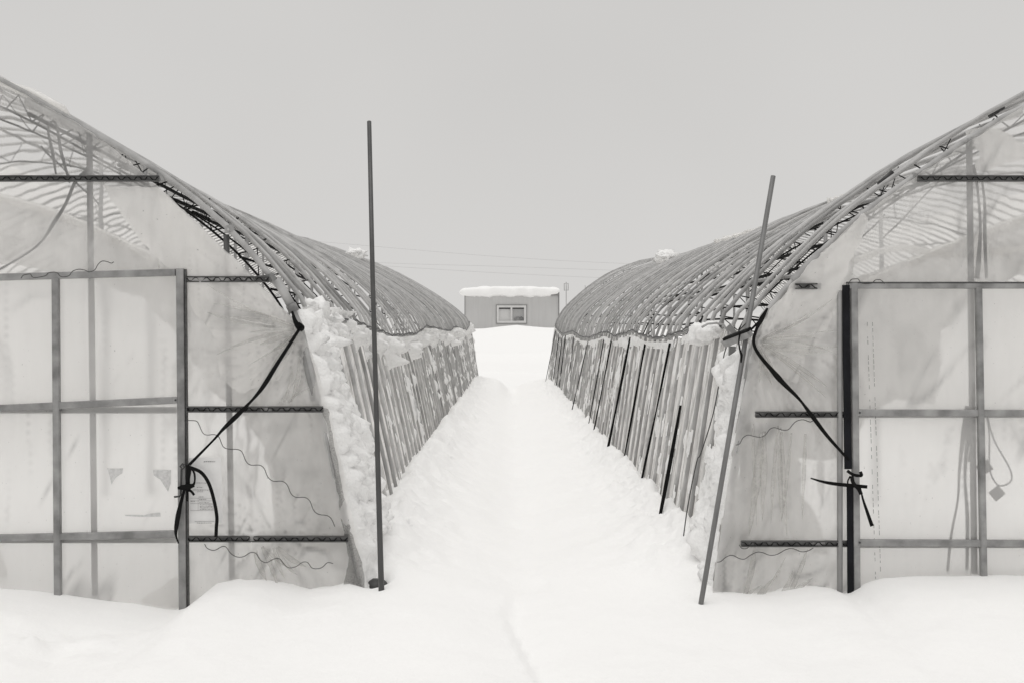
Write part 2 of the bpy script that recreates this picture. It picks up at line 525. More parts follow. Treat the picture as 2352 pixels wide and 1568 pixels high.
# ------------------------------------------------------------------ snow ground
gx_l = np.array([-40, 0, 130, 250, 330, 390, 425, 455, 490, 540, 600, 700, 800, 850, 900, 1000, 1165, 1300, 1450, 1560, 1612, 1660, 1760, 1850, 1910, 1950, 1990, 2040, 2100, 2250, 2352, 2420.])
gy_l = np.array([1355, 1358, 1370, 1390, 1400, 1405, 1396, 1372, 1348, 1338, 1341, 1357, 1346, 1352, 1342, 1350, 1385, 1385, 1375, 1372, 1374, 1366, 1367, 1352, 1352, 1366, 1346, 1334, 1330, 1325, 1330, 1330.])
GZ = 5.93
gl_x = (gx_l - VX) * GZ / FPX
gl_h = EYE + (VY - gy_l) * GZ / FPX
BASE_L = ([6, 7, 8, 9.5, 12, 15, 20, 27, 31], [.10, .26, .30, .36, .33, .30, .26, .24, .05])
BASE_R = ([6, 6.8, 8, 10.4, 14, 20, 27, 31], [.10, .24, .20, .17, .16, .12, .08, 0.0])

def ground_h(x, y):
    x, y = np.broadcast_arrays(np.asarray(x, float), np.asarray(y, float))
    h = 0.10 * fbm(x * 0.35 + 3, y * 0.35, 0, 5, 3)*sstep(3, 9, np.abs(x))
    # snow line along the gables
    g = np.interp(x, gl_x, gl_h)
    w = sstep(4.6, 5.75, y) * (1 - sstep(6.15, 6.7, y))
    fg = 0.015 * fbm(x * 1.3, y * 1.3, 0, 9, 3) - 0.03 + 0.5 * (g - 0.05) * sstep(3.8, 5.3, y)
    near = fg * (1 - w) + g * w
    # lane between the houses
    bl = np.interp(y, *BASE_L); br = np.interp(y, *BASE_R)
    wl, wr = -0.88, 1.25
    dl = np.clip(x - wl, 0, 9); dr = np.clip(wr - x, 0, 9)
    lane = 0.02 + bl * np.exp(-(dl / 0.34) ** 1.3) + br * np.exp(-(dr / 0.36) ** 1.3)
    lane = lane - (0.11 + 0.13 * sstep(20, 30, y)) * np.exp(-((x - 0.12) / 0.30) ** 2)
    lane = lane + 0.10 * np.exp(-((x + 0.25) / 0.3) ** 2) * sstep(22, 27, y) * (1 - sstep(29, 32, y))
    lane = lane + 0.02 * fbm(x * 2.1, y * 1.3, 0, 31, 4)
    edge = np.exp(-(dl / 0.38) ** 2) + np.exp(-(dr / 0.38) ** 2)
    lane = lane + edge * (0.075 * np.abs(fbm(x * 9, y * 8, 0, 77, 4)) + 0.08 * np.clip(fbm(x * 3.4, y * 3.4, 0, 78, 4), -.3, 1))
    inside = 0.12 + 0.05 * fbm(x * 0.8, y * 0.8, 0, 40, 3)
    inl = sstep(-0.80, -0.98, x) ; inr = sstep(1.2, 1.36, x)
    body = lane * (1 - inl) * (1 - inr) + np.maximum(inside, bl * 0.8) * inl + np.maximum(inside, br * .8) * inr
    body = np.where(np.abs(x) > 8.0, body + 0.35 * sstep(8.0, 8.8, np.abs(x)), body)
    # field and banks beyond the lane
    c = np.interp(x, [-20, -3.3, -1.5, 0.6, 2.4, 4, 20], [1.2, 1.52, 1.60, 1.80, 1.66, 1.62, 1.35])
    beyond = -0.30 + 0.42 * sstep(43.5, 44, y) - 0.22 * sstep(44.3, 46, y) + .55 * sstep(48.5, 49.4, y) + (c - .45) * sstep(50.5, 60, y)
    beyond = beyond + 0.03 * fbm(x * 0.4, y * 0.4, 0, 50, 3)
    beyond = beyond - 0.35 * sstep(64, 90, y)
    t = sstep(30.2, 33, y)
    body = body * (1 - t) + beyond * t
    t2 = sstep(6.0, 6.55, y)
    r = near * (1 - t2) + body * t2
    # trodden groove and rough patch in the foreground
    gxv = np.interp(y, [4.2, 4.85, 5.7, 6.6], [0.22, 0.12, -0.01, 0.05])
    gm = sstep(4.3, 4.7, y) * (1 - sstep(5.6, 6.6, y))
    r = r - gm * 0.05 * np.exp(-np.clip((x - gxv) / 0.20, 0, 9) ** 2) * sstep(gxv - 0.018, gxv + 0.018, x)
    rp = np.exp(-((x + 2.38) / 0.42) ** 2 - ((y - 5.22) / 0.20) ** 2)
    r = r + rp * 0.045 * fbm(x * 6, y * 6, 0, 61, 4)
    r = r + 0.010 * fbm(x * 2.6, y * 2.6, 0, 62, 4) * (1 - sstep(9, 14, y))
    # melt hollow at the foot of the left pole
    r = r - 0.16 * np.exp(-((x + 0.815) / 0.085) ** 2 - ((y - 6.12) / 0.09) ** 2)
    r = r * 1.0
    return r

def grow(a, b, st, g):
    out = [a]; d = st
    sgn = 1 if b > a else -1
    while (b - out[-1]) * sgn > 0:
        out.append(out[-1] + sgn * d); d *= g
    return out[1:]
xs = list(np.arange(-3.4, 3.8, 0.035))
xs = grow(xs[0], -900, 0.05, 1.13)[::-1] + xs + grow(xs[-1], 900, 0.05, 1.13)
ys = list(np.arange(4.0, 10, 0.035)) + list(np.arange(10, 18, 0.06)) + list(np.arange(18, 34, 0.12)) + list(np.arange(34, 66, 0.5))
ys = grow(4.0, -200, 0.08, 1.2)[::-1] + ys + grow(65.5, 3000, 0.8, 1.15)
XX, YY = np.meshgrid(np.array(xs), np.array(ys))
HH = ground_h(XX, YY)
nx, ny = len(xs), len(ys)
V = np.stack([XX.ravel(), YY.ravel(), HH.ravel()], 1)
idx = np.arange(nx * ny).reshape(ny, nx)
F = np.stack([idx[:-1, :-1].ravel(), idx[:-1, 1:].ravel(), idx[1:, 1:].ravel(), idx[1:, :-1].ravel()], 1)
me = bpy.data.meshes.new('snow_ground')
me.vertices.add(len(V)); me.vertices.foreach_set('co', V.ravel())
me.loops.add(F.size); me.loops.foreach_set('vertex_index', F.ravel())
me.polygons.add(len(F)); me.polygons.foreach_set('loop_start', np.arange(0, F.size, 4))
me.polygons.foreach_set('use_smooth', np.ones(len(F), bool))
me.update(); me.validate()
me.materials.append(M['snow'])
ground = bpy.data.objects.new('snow_ground', me); COL.objects.link(ground)
tag(ground, 'deep white snow covering the lane and the ground', None, None, 'structure')

# low snowy hills far behind the building
hv, hf = [], []
hx = np.linspace(-420, 420, 60)
for k, x in enumerate(hx):
    top = 8 + 4.5 * float(fbm(x * 0.012, 3.3, 0, 3, 3))
    hv += [(x, 600, -2), (x, 640, max(top, 2)), (x, 760, -2)]
for k in range(len(hx) - 1):
    a = k * 3
    hf += [(a, a + 3, a + 4, a + 1), (a + 1, a + 4, a + 5, a + 2)]
hill = mesh_obj('hill', hv, hf, M['hill'])
tag(hill, 'low pale snowy hill on the horizon', None, None, 'structure')

# ------------------------------------------------------------------ generic sheet builders
def gable_sheet(name, poly, z, mat, parent, step=11, rag=0.0, seed=0, straight=(), wr=0.012, fan=None, wsc=0.02, folds=None):
    V2, F2 = sheet_pts(poly, step, rag, seed, straight)
    x, y = V2[:, 0], V2[:, 1]
    d = wr * fbm(x * wsc, y * wsc * 0.6, 0, seed + 5, 4)
    if fan:
        for (cx, cy, rad, amp, fr) in fan:
            r = np.hypot(x - cx, y - cy); an = np.arctan2(y - cy, x - cx)
            w = np.exp(-(r / rad) ** 2) * np.clip(r / 30, 0, 1)
            d = d + amp * w * np.sin(an * fr + 3 * vnoise(r * 0.02, an * 3, 0, seed))
    if folds:
        for (fx, ang, wid, amp) in folds:
            q = (x - fx) * math.cos(ang) + (y - 1000) * math.sin(ang)
            d = d + amp * np.exp(-(q / wid) ** 2)
    zz = z + d
    X = (x - VX) * z / FPX
    Zc = EYE + (VY - y) * z / FPX
    v = np.stack([X, zz, Zc], 1)
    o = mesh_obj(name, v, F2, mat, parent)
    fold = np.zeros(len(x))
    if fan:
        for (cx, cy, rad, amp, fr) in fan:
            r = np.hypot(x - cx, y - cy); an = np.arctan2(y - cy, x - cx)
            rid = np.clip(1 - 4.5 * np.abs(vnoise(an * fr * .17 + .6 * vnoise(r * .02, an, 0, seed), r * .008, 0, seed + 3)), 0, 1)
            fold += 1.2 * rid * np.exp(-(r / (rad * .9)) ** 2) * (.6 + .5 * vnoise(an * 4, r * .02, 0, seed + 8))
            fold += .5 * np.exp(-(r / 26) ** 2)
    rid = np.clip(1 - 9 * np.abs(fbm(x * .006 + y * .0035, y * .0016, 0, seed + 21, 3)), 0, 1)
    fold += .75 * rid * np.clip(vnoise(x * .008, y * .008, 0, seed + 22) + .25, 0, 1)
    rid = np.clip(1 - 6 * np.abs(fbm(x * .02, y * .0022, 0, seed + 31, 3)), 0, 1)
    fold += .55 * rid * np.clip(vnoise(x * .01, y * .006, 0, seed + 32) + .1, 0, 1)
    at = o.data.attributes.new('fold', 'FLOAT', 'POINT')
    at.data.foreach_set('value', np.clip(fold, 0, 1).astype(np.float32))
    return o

def channel_bar(x0, x1, y, parent, z=Z0, h=14, y1=None, wire_mat=None):
    """steel film channel with its zigzag wire"""
    y1 = y if y1 is None else y1
    a, b = P(x0, y, z), P(x1, y1, z)
    o = mesh_obj('film_channel', *bar(a, b, 0.012, 0.014), M['channel'], parent, False)
    hh = h / S0
    mb = MB()
    up, dn = (hh / 2 - 0.004), -(hh / 2 - 0.004)
    mb.add(*bar((a[0], a[1] - 0.006, a[2] + up), (b[0], b[1] - 0.006, b[2] + up), 0.008, 0.02))
    mb.add(*bar((a[0], a[1] - 0.006, a[2] + dn), (b[0], b[1] - 0.006, b[2] + dn), 0.008, 0.02))
    mb.add(*bar((a[0], a[1] + 0.008, a[2]), (b[0], b[1] + 0.008, b[2]), hh - 0.008, 0.003))
    me_old = o.data
    o.data = bpy.data.meshes.new('film_channel')
    o.data.from_pydata([tuple(p) for p in mb.v], [], mb.f); o.data.materials.append(M['frame' if wire_mat == 'light' else 'channel'])
    bpy.data.meshes.remove(me_old)
    mesh_obj('channel_back', *bar((a[0], a[1] + 0.004, a[2]), (b[0], b[1] + 0.004, b[2]), hh - 0.010, 0.003), M['channel_back'], o, False)
    n = max(2, int(abs(x1 - x0) / 24)); pts = []
    for k in range(n * 4 + 1):
        t = k / (n * 4)
        ph = (k % 4)
        off = [1, 1, -1, -1][ph] * (hh / 2 - 0.009)
        jit = random.uniform(-.2, .2) / (n * 4)
        tt = min(max(t + jit, 0), 1)
        pts.append((a[0] + (b[0] - a[0]) * tt, a[1] - 0.012, a[2] + (b[2] - a[2]) * tt + off))
    mesh_obj('channel_wire', *tube(pts, 0.0032, 4), M['black'], o)
    return o

def wiggle(name, pts_d, z, label, r=0.0023, amp=5, wl=34, group=None, drawn=False):
    """loose zigzag spring wire hanging on the film; pts_d are picture positions of its course"""
    c = catmull([(p[0], p[1], 0) for p in pts_d], 30)
    acc = 0; out = []
    prev = c[0]
    if drawn:
        out = [P(p[0], p[1], z) for p in [(q[0], q[1]) for q in catmull([(p[0], p[1], 0) for p in pts_d], 3)]]
    else:
        for p in c:
            acc += float(np.linalg.norm(p - prev))
            t = p - prev; n_ = np.linalg.norm(t)
            nv = np.array([-t[1], t[0], 0]) / n_ if n_ > 0 else np.array([0, 1, 0])
            ph = (acc / wl) % 1.0
            tri = 1 if .1 < ph < .4 else (-1 if .6 < ph < .9 else (math.cos(2 * math.pi * (ph - .25))))
            q = p + nv * amp * max(-1, min(1, tri * 1.0))
            out.append(P(q[0], q[1], z)); prev = p
    o = mesh_obj(name, *tube(out, r, 4), M['wire'])
    tag(o, label, 'wire', group)
    return o

def lump_mesh(c, r, seed, n=3, flat=(1, 1, 1), amp=0.35, fr=2.2):
    import bmesh
    bm = bmesh.new(); bmesh.ops.create_icosphere(bm, subdivisions=n, radius=1.0)
    v = np.array([tuple(q.co) for q in bm.verts]); f = [tuple(q.index for q in g.verts) for g in bm.faces]
    bm.free()
    d = 1 + amp * fbm(v[:, 0] * fr, v[:, 1] * fr, v[:, 2] * fr, seed, 4)
    v = v * d[:, None] * np.array(flat) * r + np.array(c)
    return [tuple(p) for p in v], f

def crust(name, s, z0, z1, v0, v1, dz, dv, thick, mat, seed, parent=None):
    """snow stuck on the lane side wall: a relief over the wall, only where there is snow"""
    zs = np.arange(z0, z1, dz); vs = np.arange(v0, v1 + dv / 2, dv)
    T = thick(zs[:, None], vs[None, :])
    base = np.array([[wall_pt(s, z, v, 0.016) for v in vs] for z in zs])
    top = base.copy(); top[:, :, 0] -= s * np.clip(T, 0, None)
    v_, f_ = [], []
    n1, n2 = T.shape
    idx = -np.ones((n1, n2), int)
    keep = np.zeros((n1 - 1, n2 - 1), bool)
    on = T > 0
    keep = on[:-1, :-1] | on[1:, :-1] | on[:-1, 1:] | on[1:, 1:]
    for i in range(n1 - 1):
        for j in range(n2 - 1):
            if keep[i, j]:
                q = []
                for (a, b) in ((i, j), (i + 1, j), (i + 1, j + 1), (i, j + 1)):
                    if idx[a, b] < 0:
                        idx[a, b] = len(v_); v_.append(top[a, b])
                    q.append(idx[a, b])
                f_.append(q if s > 0 else q[::-1])
    return mesh_obj(name, v_, f_, mat, parent)

# ------------------------------------------------------------------ greenhouses
NARCH = 73
def greenhouse(s, label):
    root = empty('greenhouse', (s * 4.5, Z0, 0))
    tag(root, label, 'greenhouse', 'twin snow damaged greenhouses')
    inv_loc = Vector(root.location)
    mk = lambda n, vf, m, sm=True, p=root: mesh_obj(n, vf[0], vf[1], m, p, sm)
    # bare roof arches, pushed together in uneven bunches by the snow
    rg = random.Random(31 + s)
    bunch = []
    while len(bunch) < NARCH:
        n_ = rg.choice([3, 4, 5, 6, 4]); k_ = rg.uniform(.06, .34)
        bunch += [-(j - (n_ - 1) / 2) * k_ * 0.336 for j in range(n_)]
    for i in range(NARCH):
        z = Z0 + 0.04 + (Z1 - Z0) * i / (NARCH - 1)
        if i == 0: z = Z0
        pr = profile(s, z)
        pts = catmull([(x, 0, h) for x, h in pr], 2)
        lean = 0.20 * float(vnoise(i * 0.17, 2.0, 0, 11 + s)) + 0.03 * float(vnoise(i * 0.9, 7.0, 0, 12 + s))
        sg = 0.05 * float(vnoise(i * 0.27, 9.0, 0, 13 + s)) + random.uniform(-.008, .008)
        lat = 0.02 * float(vnoise(i * 0.5, 4.0, 0, 14 + s)) + random.uniform(-.006, .006)
        if i % 9 == 5: lean += random.choice([-1, 1]) * random.uniform(.05, .09)
        bz = bunch[i]
        if i == 0: lean = sg = lat = bz = 0
        q = []
        for (x, _, h) in pts:
            u = max(0, min(1, (h - 1.2) / 2.2))
            if abs(x) > abs(pr[10][0]) - .6: u *= 1 - .85 * min(1, (abs(x) - abs(pr[10][0]) + .6) / 1.2)
            q.append((x + lat * (h / 3.5), z + lean * u * u + lean * .3 * u + bz * float(sstep(1.5, 2.0, h)) * (1 if abs(x) < abs(pr[10][0]) - .6 else max(.0, 1 - (abs(x) - abs(pr[10][0]) + .6) / 1.2)), h + sg * u))
        r = 0.0185 if i == 0 else random.uniform(0.0142, 0.0164)
        mk('arch', tube(q, r, 8 if i < 12 else 6), M['pipe'] if i == 0 else M['pipe%d' % random.choice([0, 1, 1, 2, 2, 3])])
    # lengthwise purlins under the arches
    def lengthwise(k, drop, r, mat, nm, shift=0.0, far=False):
        pts = []
        for z in np.linspace(Z0 + 0.1, Z1, 40):
            pr = profile(s, z)
            x, h = pr[len(pr) - 1 - k if far else k]
            x2, h2 = pr[(len(pr) - 2 - k) if far else k + 1]
            pts.append((x + (x2 - x) * shift, z, h + (h2 - h) * shift - drop + 0.006 * random.uniform(-1, 1)))
        return mk(nm, tube(pts, r, 6), mat)
    lengthwise(10, 0.03, 0.0125, M['pipe_in'], 'ridge_purlin')
    for k, sh in ((4, .3), (6, .5), (8, .2)):
        lengthwise(k, 0.035, 0.0125, M['pipe_in'], 'purlin', sh)
        lengthwise(k, 0.035, 0.0125, M['pipe_in'], 'purlin', sh, True)
    for k, sh, dr in ((3, .1, .10), (3, .8, .12), (4, .6, .10), (5, .1, .13), (5, .7, .11), (7, .1, .12)):
        lengthwise(k, dr, 0.012 if k > 3 else .008, M['black'], 'black_cable', sh)
    # black lattice arches hung inside behind the gable
    for (zi, ins, t) in ((Z0 + 0.42, 0.13, .008), (Z0 + 1.3, 0.18, .007), (Z0 + 3.2, 0.2, .008), (Z0 + 6.5, 0.2, .009)):
        pr = [p for p in profile(s, zi)][2:-2]
        up = catmull([(x, zi, h - 0.02) for x, h in pr], 4)
        ctr = np.array([s * 4.5, zi, 1.2])
        lo = []
        for p in up:
            d = ctr - p; d /= np.linalg.norm(d)
            lo.append(p + d * ins)
        mb = MB().add(*tube(lo, t, 5))
        for j in range(1, len(lo) - 1, 2):
            mb.add(*tube([lo[j], up[j] + np.array([0, 0.25 * random.random(), 0])], 0.0045, 4))
            if j % 4 == 1 and j + 2 < len(lo): mb.add(*tube([lo[j], up[j + 2]], 0.0035, 4))
        mk('lattice_cable', (mb.v, mb.f), M['black'])
    # inner posts along the ridge quarter
    for z in np.arange(Z0 + 2.0, Z1, 2.7):
        pr = profile(s, z)
        for k in (4, 5, 7, 8):
            x, h = pr[k]
            mk('inner_post', tube([(x, z, 0), (x, z, h - .03)], 0.016, 6), M['pipe_in'])
            mk('inner_strut', tube([(x, z + .02, h - .55), (x + s * .5, z + .02, h - .05)], 0.006, 4), M['black'])
    # eave rail
    pts = []
    for z in np.linspace(Z0 + .9, Z1 + .05, 150):
        x, y, h = wall_pt(s, z, 1.0, 0.022 if s > 0 else .05)
        h += .014 if s > 0 else .02
        pts.append((x, z, h + .006 * math.sin(z * 5)))
    mk('eave_rail', tube(pts, 0.011, 6), M['frame'])
    pts2 = [(p[0] - s * .016, p[1], p[2] + .016 + .008 * math.sin(p[1] * 17)) for p in pts]
    mk('eave_wire', tube(pts2, 0.0075, 4), M['wire'])
    # side wall film with pleats, just inside the legs
    zs = np.arange(Z0 + 0.02, Z1, 0.045); vs = np.linspace(0, 1.0, 14)
    v, f = [], []
    for i, z in enumerate(zs):
        ph = (z - Z0) / ((Z1 - Z0) / (NARCH - 1))
        for j, q in enumerate(vs):
            pl = 0.012 * math.cos(2 * math.pi * ph) * (0.4 + 0.6 * math.sin(math.pi * q)) + 0.008 * float(vnoise(z * 7, q * 1.2, 0, 21 + s)) + .006 * float(vnoise(z * 17, q * 2.2, 0, 22 + s))
            x, y, h = wall_pt(s, z, q, -0.048 + pl)
            v.append((x, y, h))
    n2 = len(vs)
    for i in range(len(zs) - 1):
        for j in range(n2 - 1):
            a = i * n2 + j
            f.append((a, a + n2, a + n2 + 1, a + 1))
    mk('side_film', (v, f), M['film_side'])
    # roof film left on the outer slope, and outer wall film
    def skin(k0, k1, nm, mat, up=0.02):
        v, f = [], []
        zz = np.arange(Z0 + .25, Z1, 0.3)
        n_ = None
        for z in zz:
            pr = profile(s, z)
            c = catmull([(x, z, h) for x, h in pr[k0:k1]], 3)
            n_ = len(c)
            for j, p in enumerate(c):
                d = np.array([p[0] - s * 4.5, 0, p[2] - 1.0]); d /= np.linalg.norm(d)
                v.append(p + d * (up + .012 * float(vnoise(z * 2, j * .8, 0, 33))))
        for i in range(len(zz) - 1):
            for j in range(n_ - 1):
                a = i * n_ + j; f.append((a, a + n_, a + n_ + 1, a + 1))
        return mk(nm, (v, f), mat)
    nP = len(profile(s, 10))
    skin(11, nP - 2, 'roof_film', M['film_roof'])
    skin(nP - 3, nP, 'outer_wall_film', M['film_roof'])
    return root, mk

gl_root, mkL = greenhouse(-1, 'greenhouse left of the lane, bare arches sagging, side wall crusted with snow')
gr_root, mkR = greenhouse(1, 'greenhouse right of the lane, bare arches sagging, black bands on its side wall')

# ------------------------------------------------------------------ left gable
zf = Z0 - 0.030
def post(mk, x0, y0, x1, y1, z, r=0.018, nm='gable_post', mat='post'):
    return mk(nm, tube([P(x0, y0, z), P((x0 + x1) / 2, (y0 + y1) / 2, z), P(x1, y1, z)], r, 10), M[mat])

post(mkL, 205, 306, 218, 1420, Z0 + 0.012)
post(mkL, 520, 540, 534, 1400, Z0 + 0.006)
zch = Z0 - 0.050
channel_bar(-60, 365, 411, gl_root, zch)
channel_bar(424, 618, 642, gl_root, zch + .012)
channel_bar(-60, 405, 941, gl_root, Z0 - .012)
channel_bar(-60, 405, 1238, gl_root, Z0 - .012)
channel_bar(424, 742, 939, gl_root, zch)
channel_bar(424, 800, 1236, gl_root, zch)

legL = [(690, 752), (730, 850), (758, 955), (788, 1080), (820, 1240), (836, 1360)]
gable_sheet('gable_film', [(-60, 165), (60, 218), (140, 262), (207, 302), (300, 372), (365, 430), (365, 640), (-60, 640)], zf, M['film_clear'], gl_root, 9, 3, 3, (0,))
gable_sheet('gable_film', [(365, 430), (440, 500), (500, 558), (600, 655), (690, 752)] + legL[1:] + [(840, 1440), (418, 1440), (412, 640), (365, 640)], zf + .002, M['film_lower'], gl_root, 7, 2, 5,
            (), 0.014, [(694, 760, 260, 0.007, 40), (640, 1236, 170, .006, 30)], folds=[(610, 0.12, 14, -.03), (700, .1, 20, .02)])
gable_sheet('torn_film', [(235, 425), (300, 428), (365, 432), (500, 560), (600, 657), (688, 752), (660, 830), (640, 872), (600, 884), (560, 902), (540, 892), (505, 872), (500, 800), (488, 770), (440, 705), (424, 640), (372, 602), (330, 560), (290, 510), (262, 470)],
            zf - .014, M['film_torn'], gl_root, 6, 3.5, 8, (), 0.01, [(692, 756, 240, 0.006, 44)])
# drawn inner curtain
zc = Z0 + 0.42
gable_sheet('inner_curtain', [(-60, 436), (120, 490), (250, 540), (380, 612), (450, 690), (560, 760), (690, 775), (720, 850), (760, 1000), (800, 1200), (825, 1420), (650, 1420), (628, 1180), (608, 1030), (560, 955), (470, 880), (420, 790), (330, 690), (200, 640), (-60, 590)],
            zc, M['film_grey'], gl_root, 12, 5, 12, (), 0.05, [(690, 780, 400, .03, 14)])
mkL('curtain_roll', tube([P(x, y, zc - .03) for x, y in catmull2] if False else [P(p[0], p[1], zc - .02) for p in catmull([(-60, 438, 0), (60, 470, 0), (150, 500, 0), (260, 548, 0), (390, 618, 0), (455, 700, 0)], 4)], [0.02 + .012 * abs(math.sin(k * 1.7)) for k in range(21)], 8), M['film_lower'])

# insect net strip along the left leg
gable_sheet('insect_net', [(742, 935), (754, 938), (777, 1060), (803, 1220), (832, 1290), (842, 1370), (786, 1370), (800, 1290), (790, 1220), (766, 1090)], zf - .012, mat_film('insect_net_film', 0.25, 0.65, 0.05, 0.25, (200, 200, 200), .2, 1.03, .1, .5, False), gl_root, 9, 3, 14)

# left door
dl = empty('door', (-3.2, Z0 - .07, 0), gl_root)
dl.matrix_parent_inverse.identity()
dl.location = Vector((-2.3, Z0 - 0.07, 0)) - Vector(gl_root.location)
def dpart(door, name, vf, m, sm=False):
    o = mesh_obj(name, vf[0], vf[1], m, None, sm)
    o.parent = door
    from mathutils import Matrix
    wl = Vector(door.location) + Vector(door.parent.location)
    o.matrix_parent_inverse = Matrix.Translation(wl).inverted()
    return o
zd = Z0 - 0.065
gable_sheet('inner_film', [(268, 1425), (330, 1372), (400, 1325), (412, 1320), (414, 1430)], Z0 - .005, M['film_grey'], gl_root, 9, 2, 71)
gable_sheet('inner_film', [(-60, 1180), (-20, 1200), (10, 1300), (20, 1440), (-60, 1440)], Z0 + .1, M['film_grey'], gl_root, 12, 3, 72)
dpart(dl, 'stile', cbar(P(414, 617, zd), P(421, 1440, zd), 0.044, 0.035), M['frame'])
dpart(dl, 'stile', cbar(P(426.5, 619, zd + .01), P(433, 1440, zd + .01), 0.010, 0.03), M['channel'])
dpart(dl, 'stile', cbar(P(128, 640, zd - .004), P(134, 1440, zd - .004), 0.040, 0.034), M['frame'])
dpart(dl, 'rail', cbar(P(-70, 639, zd), P(403, 626, zd), 0.042, 0.03), M['frame'])
for (ya, yb) in ((940, 918), (1236, 1225)):
    dpart(dl, 'rail', cbar(P(-70, ya, zd), P(403, yb, zd), 0.042, 0.03), M['frame'])
    dpart(dl, 'bracket', box(P(402, yb, zd - .017), (0.022, 0.004, 0.040)), M['pipe_in'])
    dpart(dl, 'bolt', tube([P(403, yb, zd - .026), P(403, yb, zd - .017)], 0.006, 8), M['wire'])
o = gable_sheet('door_film', [(-70, 634), (410, 622), (420, 1440), (-70, 1440)], zd + .018, M['film_door'], None, 10, 0, 22, wr=.004)
o.parent = dl
from mathutils import Matrix
o.matrix_parent_inverse = Matrix.Translation(Vector(dl.location) + Vector(gl_root.location)).inverted()

# clamps and sleeves on the left end arch
def clampset(mk, items):
    for (x, y, sc_) in items:
        mb = MB()
        mb.add(*tube([P(x + 14 * sc_, y - 10, Z0 - .0), P(x + 22 * sc_, y + 6, Z0 - .0)], 0.024, 8))
        mb.add(*bar(P(x - 14 * sc_, y, Z0 - .02), P(x + 16 * sc_, y, Z0 - .02), 0.034, 0.012))
        mk('clamp', (mb.v, mb.f), M['frame'], False)
        mk('clamp_bolt', tube([P(x + 6 * sc_, y, Z0 - .035), P(x + 6 * sc_, y, Z0 - .02)], 0.009, 8), M['pipe'])
clampset(mkL, [(352, 411, 1), (606, 640, 1), (522, 528, .4)])
mkL('pipe_sleeve', tube([P(636, 643, Z0), P(650, 668, Z0), P(672, 708, Z0)], 0.027, 10), M['pipe'])
mkL('pipe_sleeve', tube([P(668, 700, Z0), P(676, 716, Z0)], 0.033, 10), M['frame'])
mkL('end_pipe', tube([P(x, y, Z0 + .0) for x, y in [(60, 232), (110, 258), (160, 284), (195, 304)]], 0.021, 8), M['pipe'])
mkL('end_pipe', tube([P(x, y, Z0 + .006) for x, y in [(698, 800), (710, 862), (722, 920)]], 0.024, 10), M['frame'])

# ------------------------------------------------------------------ right gable
post(mkR, 2226, 322, 2240, 1420, Z0 + 0.012)
post(mkR, 1929, 668, 1929, 1430, Z0 - 0.055, 0.0165, 'gable_post', 'pipe_in')
channel_bar(2108, 2440, 411, gr_root, zch)
channel_bar(1826, 1885, 658, gr_root, zch + .012)
channel_bar(1735, 1950, 951, gr_root, zch)
channel_bar(1962, 2440, 951, gr_root, Z0 - .012)
channel_bar(1702, 1950, 1247, gr_root, zch)
channel_bar(1962, 2440, 1249, gr_root, Z0 - .012)
legR = [(1730, 782), (1712, 870), (1696, 960), (1680, 1060), (1660, 1180), (1640, 1320), (1630, 1430)]
gable_sheet('gable_film', [(2440, 195), (2306, 272), (2130, 388), (1985, 492), (1965, 560), (1945, 650), (2440, 650)], zf, M['film_clear'], gr_root, 9, 3, 43, (6,))
gable_sheet('gable_film', [(1985, 492), (1884, 583), (1821, 650), (1750, 738)] + legR + [(1960, 1430), (1960, 600), (1965, 560)], zf + .002, M['film_lower'], gr_root, 7, 2, 45, (), .014,
            [(1738, 785, 230, .008, 46), (1660, 1430, 330, .006, 36)], folds=[(1812, .05, 10, .02), (1860, -.1, 16, -.02)])
gable_sheet('torn_film', [(1985, 490), (1884, 581), (1821, 648), (1752, 736), (1738, 784), (1760, 850), (1830, 880), (1850, 820), (1900, 770), (1925, 700), (1935, 640), (1960, 580), (1995, 510)],
            zf - .014, M['film_torn'], gr_root, 6, 4, 48, (), 0.016, [(1738, 785, 200, .007, 46)])
gable_sheet('inner_curtain', [(1742, 800), (1850, 690), (1960, 640), (2110, 590), (2216, 545), (2330, 505), (2440, 480), (2440, 600), (2260, 660), (2170, 760), (2150, 930), (2060, 915), (1990, 960), (1946, 1052), (1835, 1052), (1840, 1130), (1887, 1205), (1908, 1275), (1895, 1420), (1655, 1420), (1690, 1100)],
            zc, M['film_grey'], gr_root, 12, 4, 52, (), .05, [(1740, 800, 400, .03, 14)])
gable_sheet('torn_film', [(2216, 300), (2260, 292), (2300, 300), (2352, 330), (2400, 330), (2400, 350), (2330, 372), (2262, 392), (2238, 388), (2252, 360)], Z0 + .2, M['film_grey'], gr_root, 10, 4, 57)
mkR('curtain_roll', tube([P(p[0], p[1], zc - .02) for p in catmull([(2440, 478, 0), (2330, 510, 0), (2216, 552, 0), (2100, 600, 0), (1990, 650, 0), (1900, 700, 0)], 4)], [0.02 + .012 * abs(math.sin(k * 1.7)) for k in range(21)], 8), M['film_lower'])
mkR('curtain_roll', tube([P(p[0], p[1], zc - .02) for p in catmull([(2440, 560, 0), (2200, 585, 0), (2060, 570, 0), (1960, 600, 0)], 5)], [0.015 + .012 * abs(math.sin(k * 1.3)) for k in range(16)], 8), M['film_lower'])
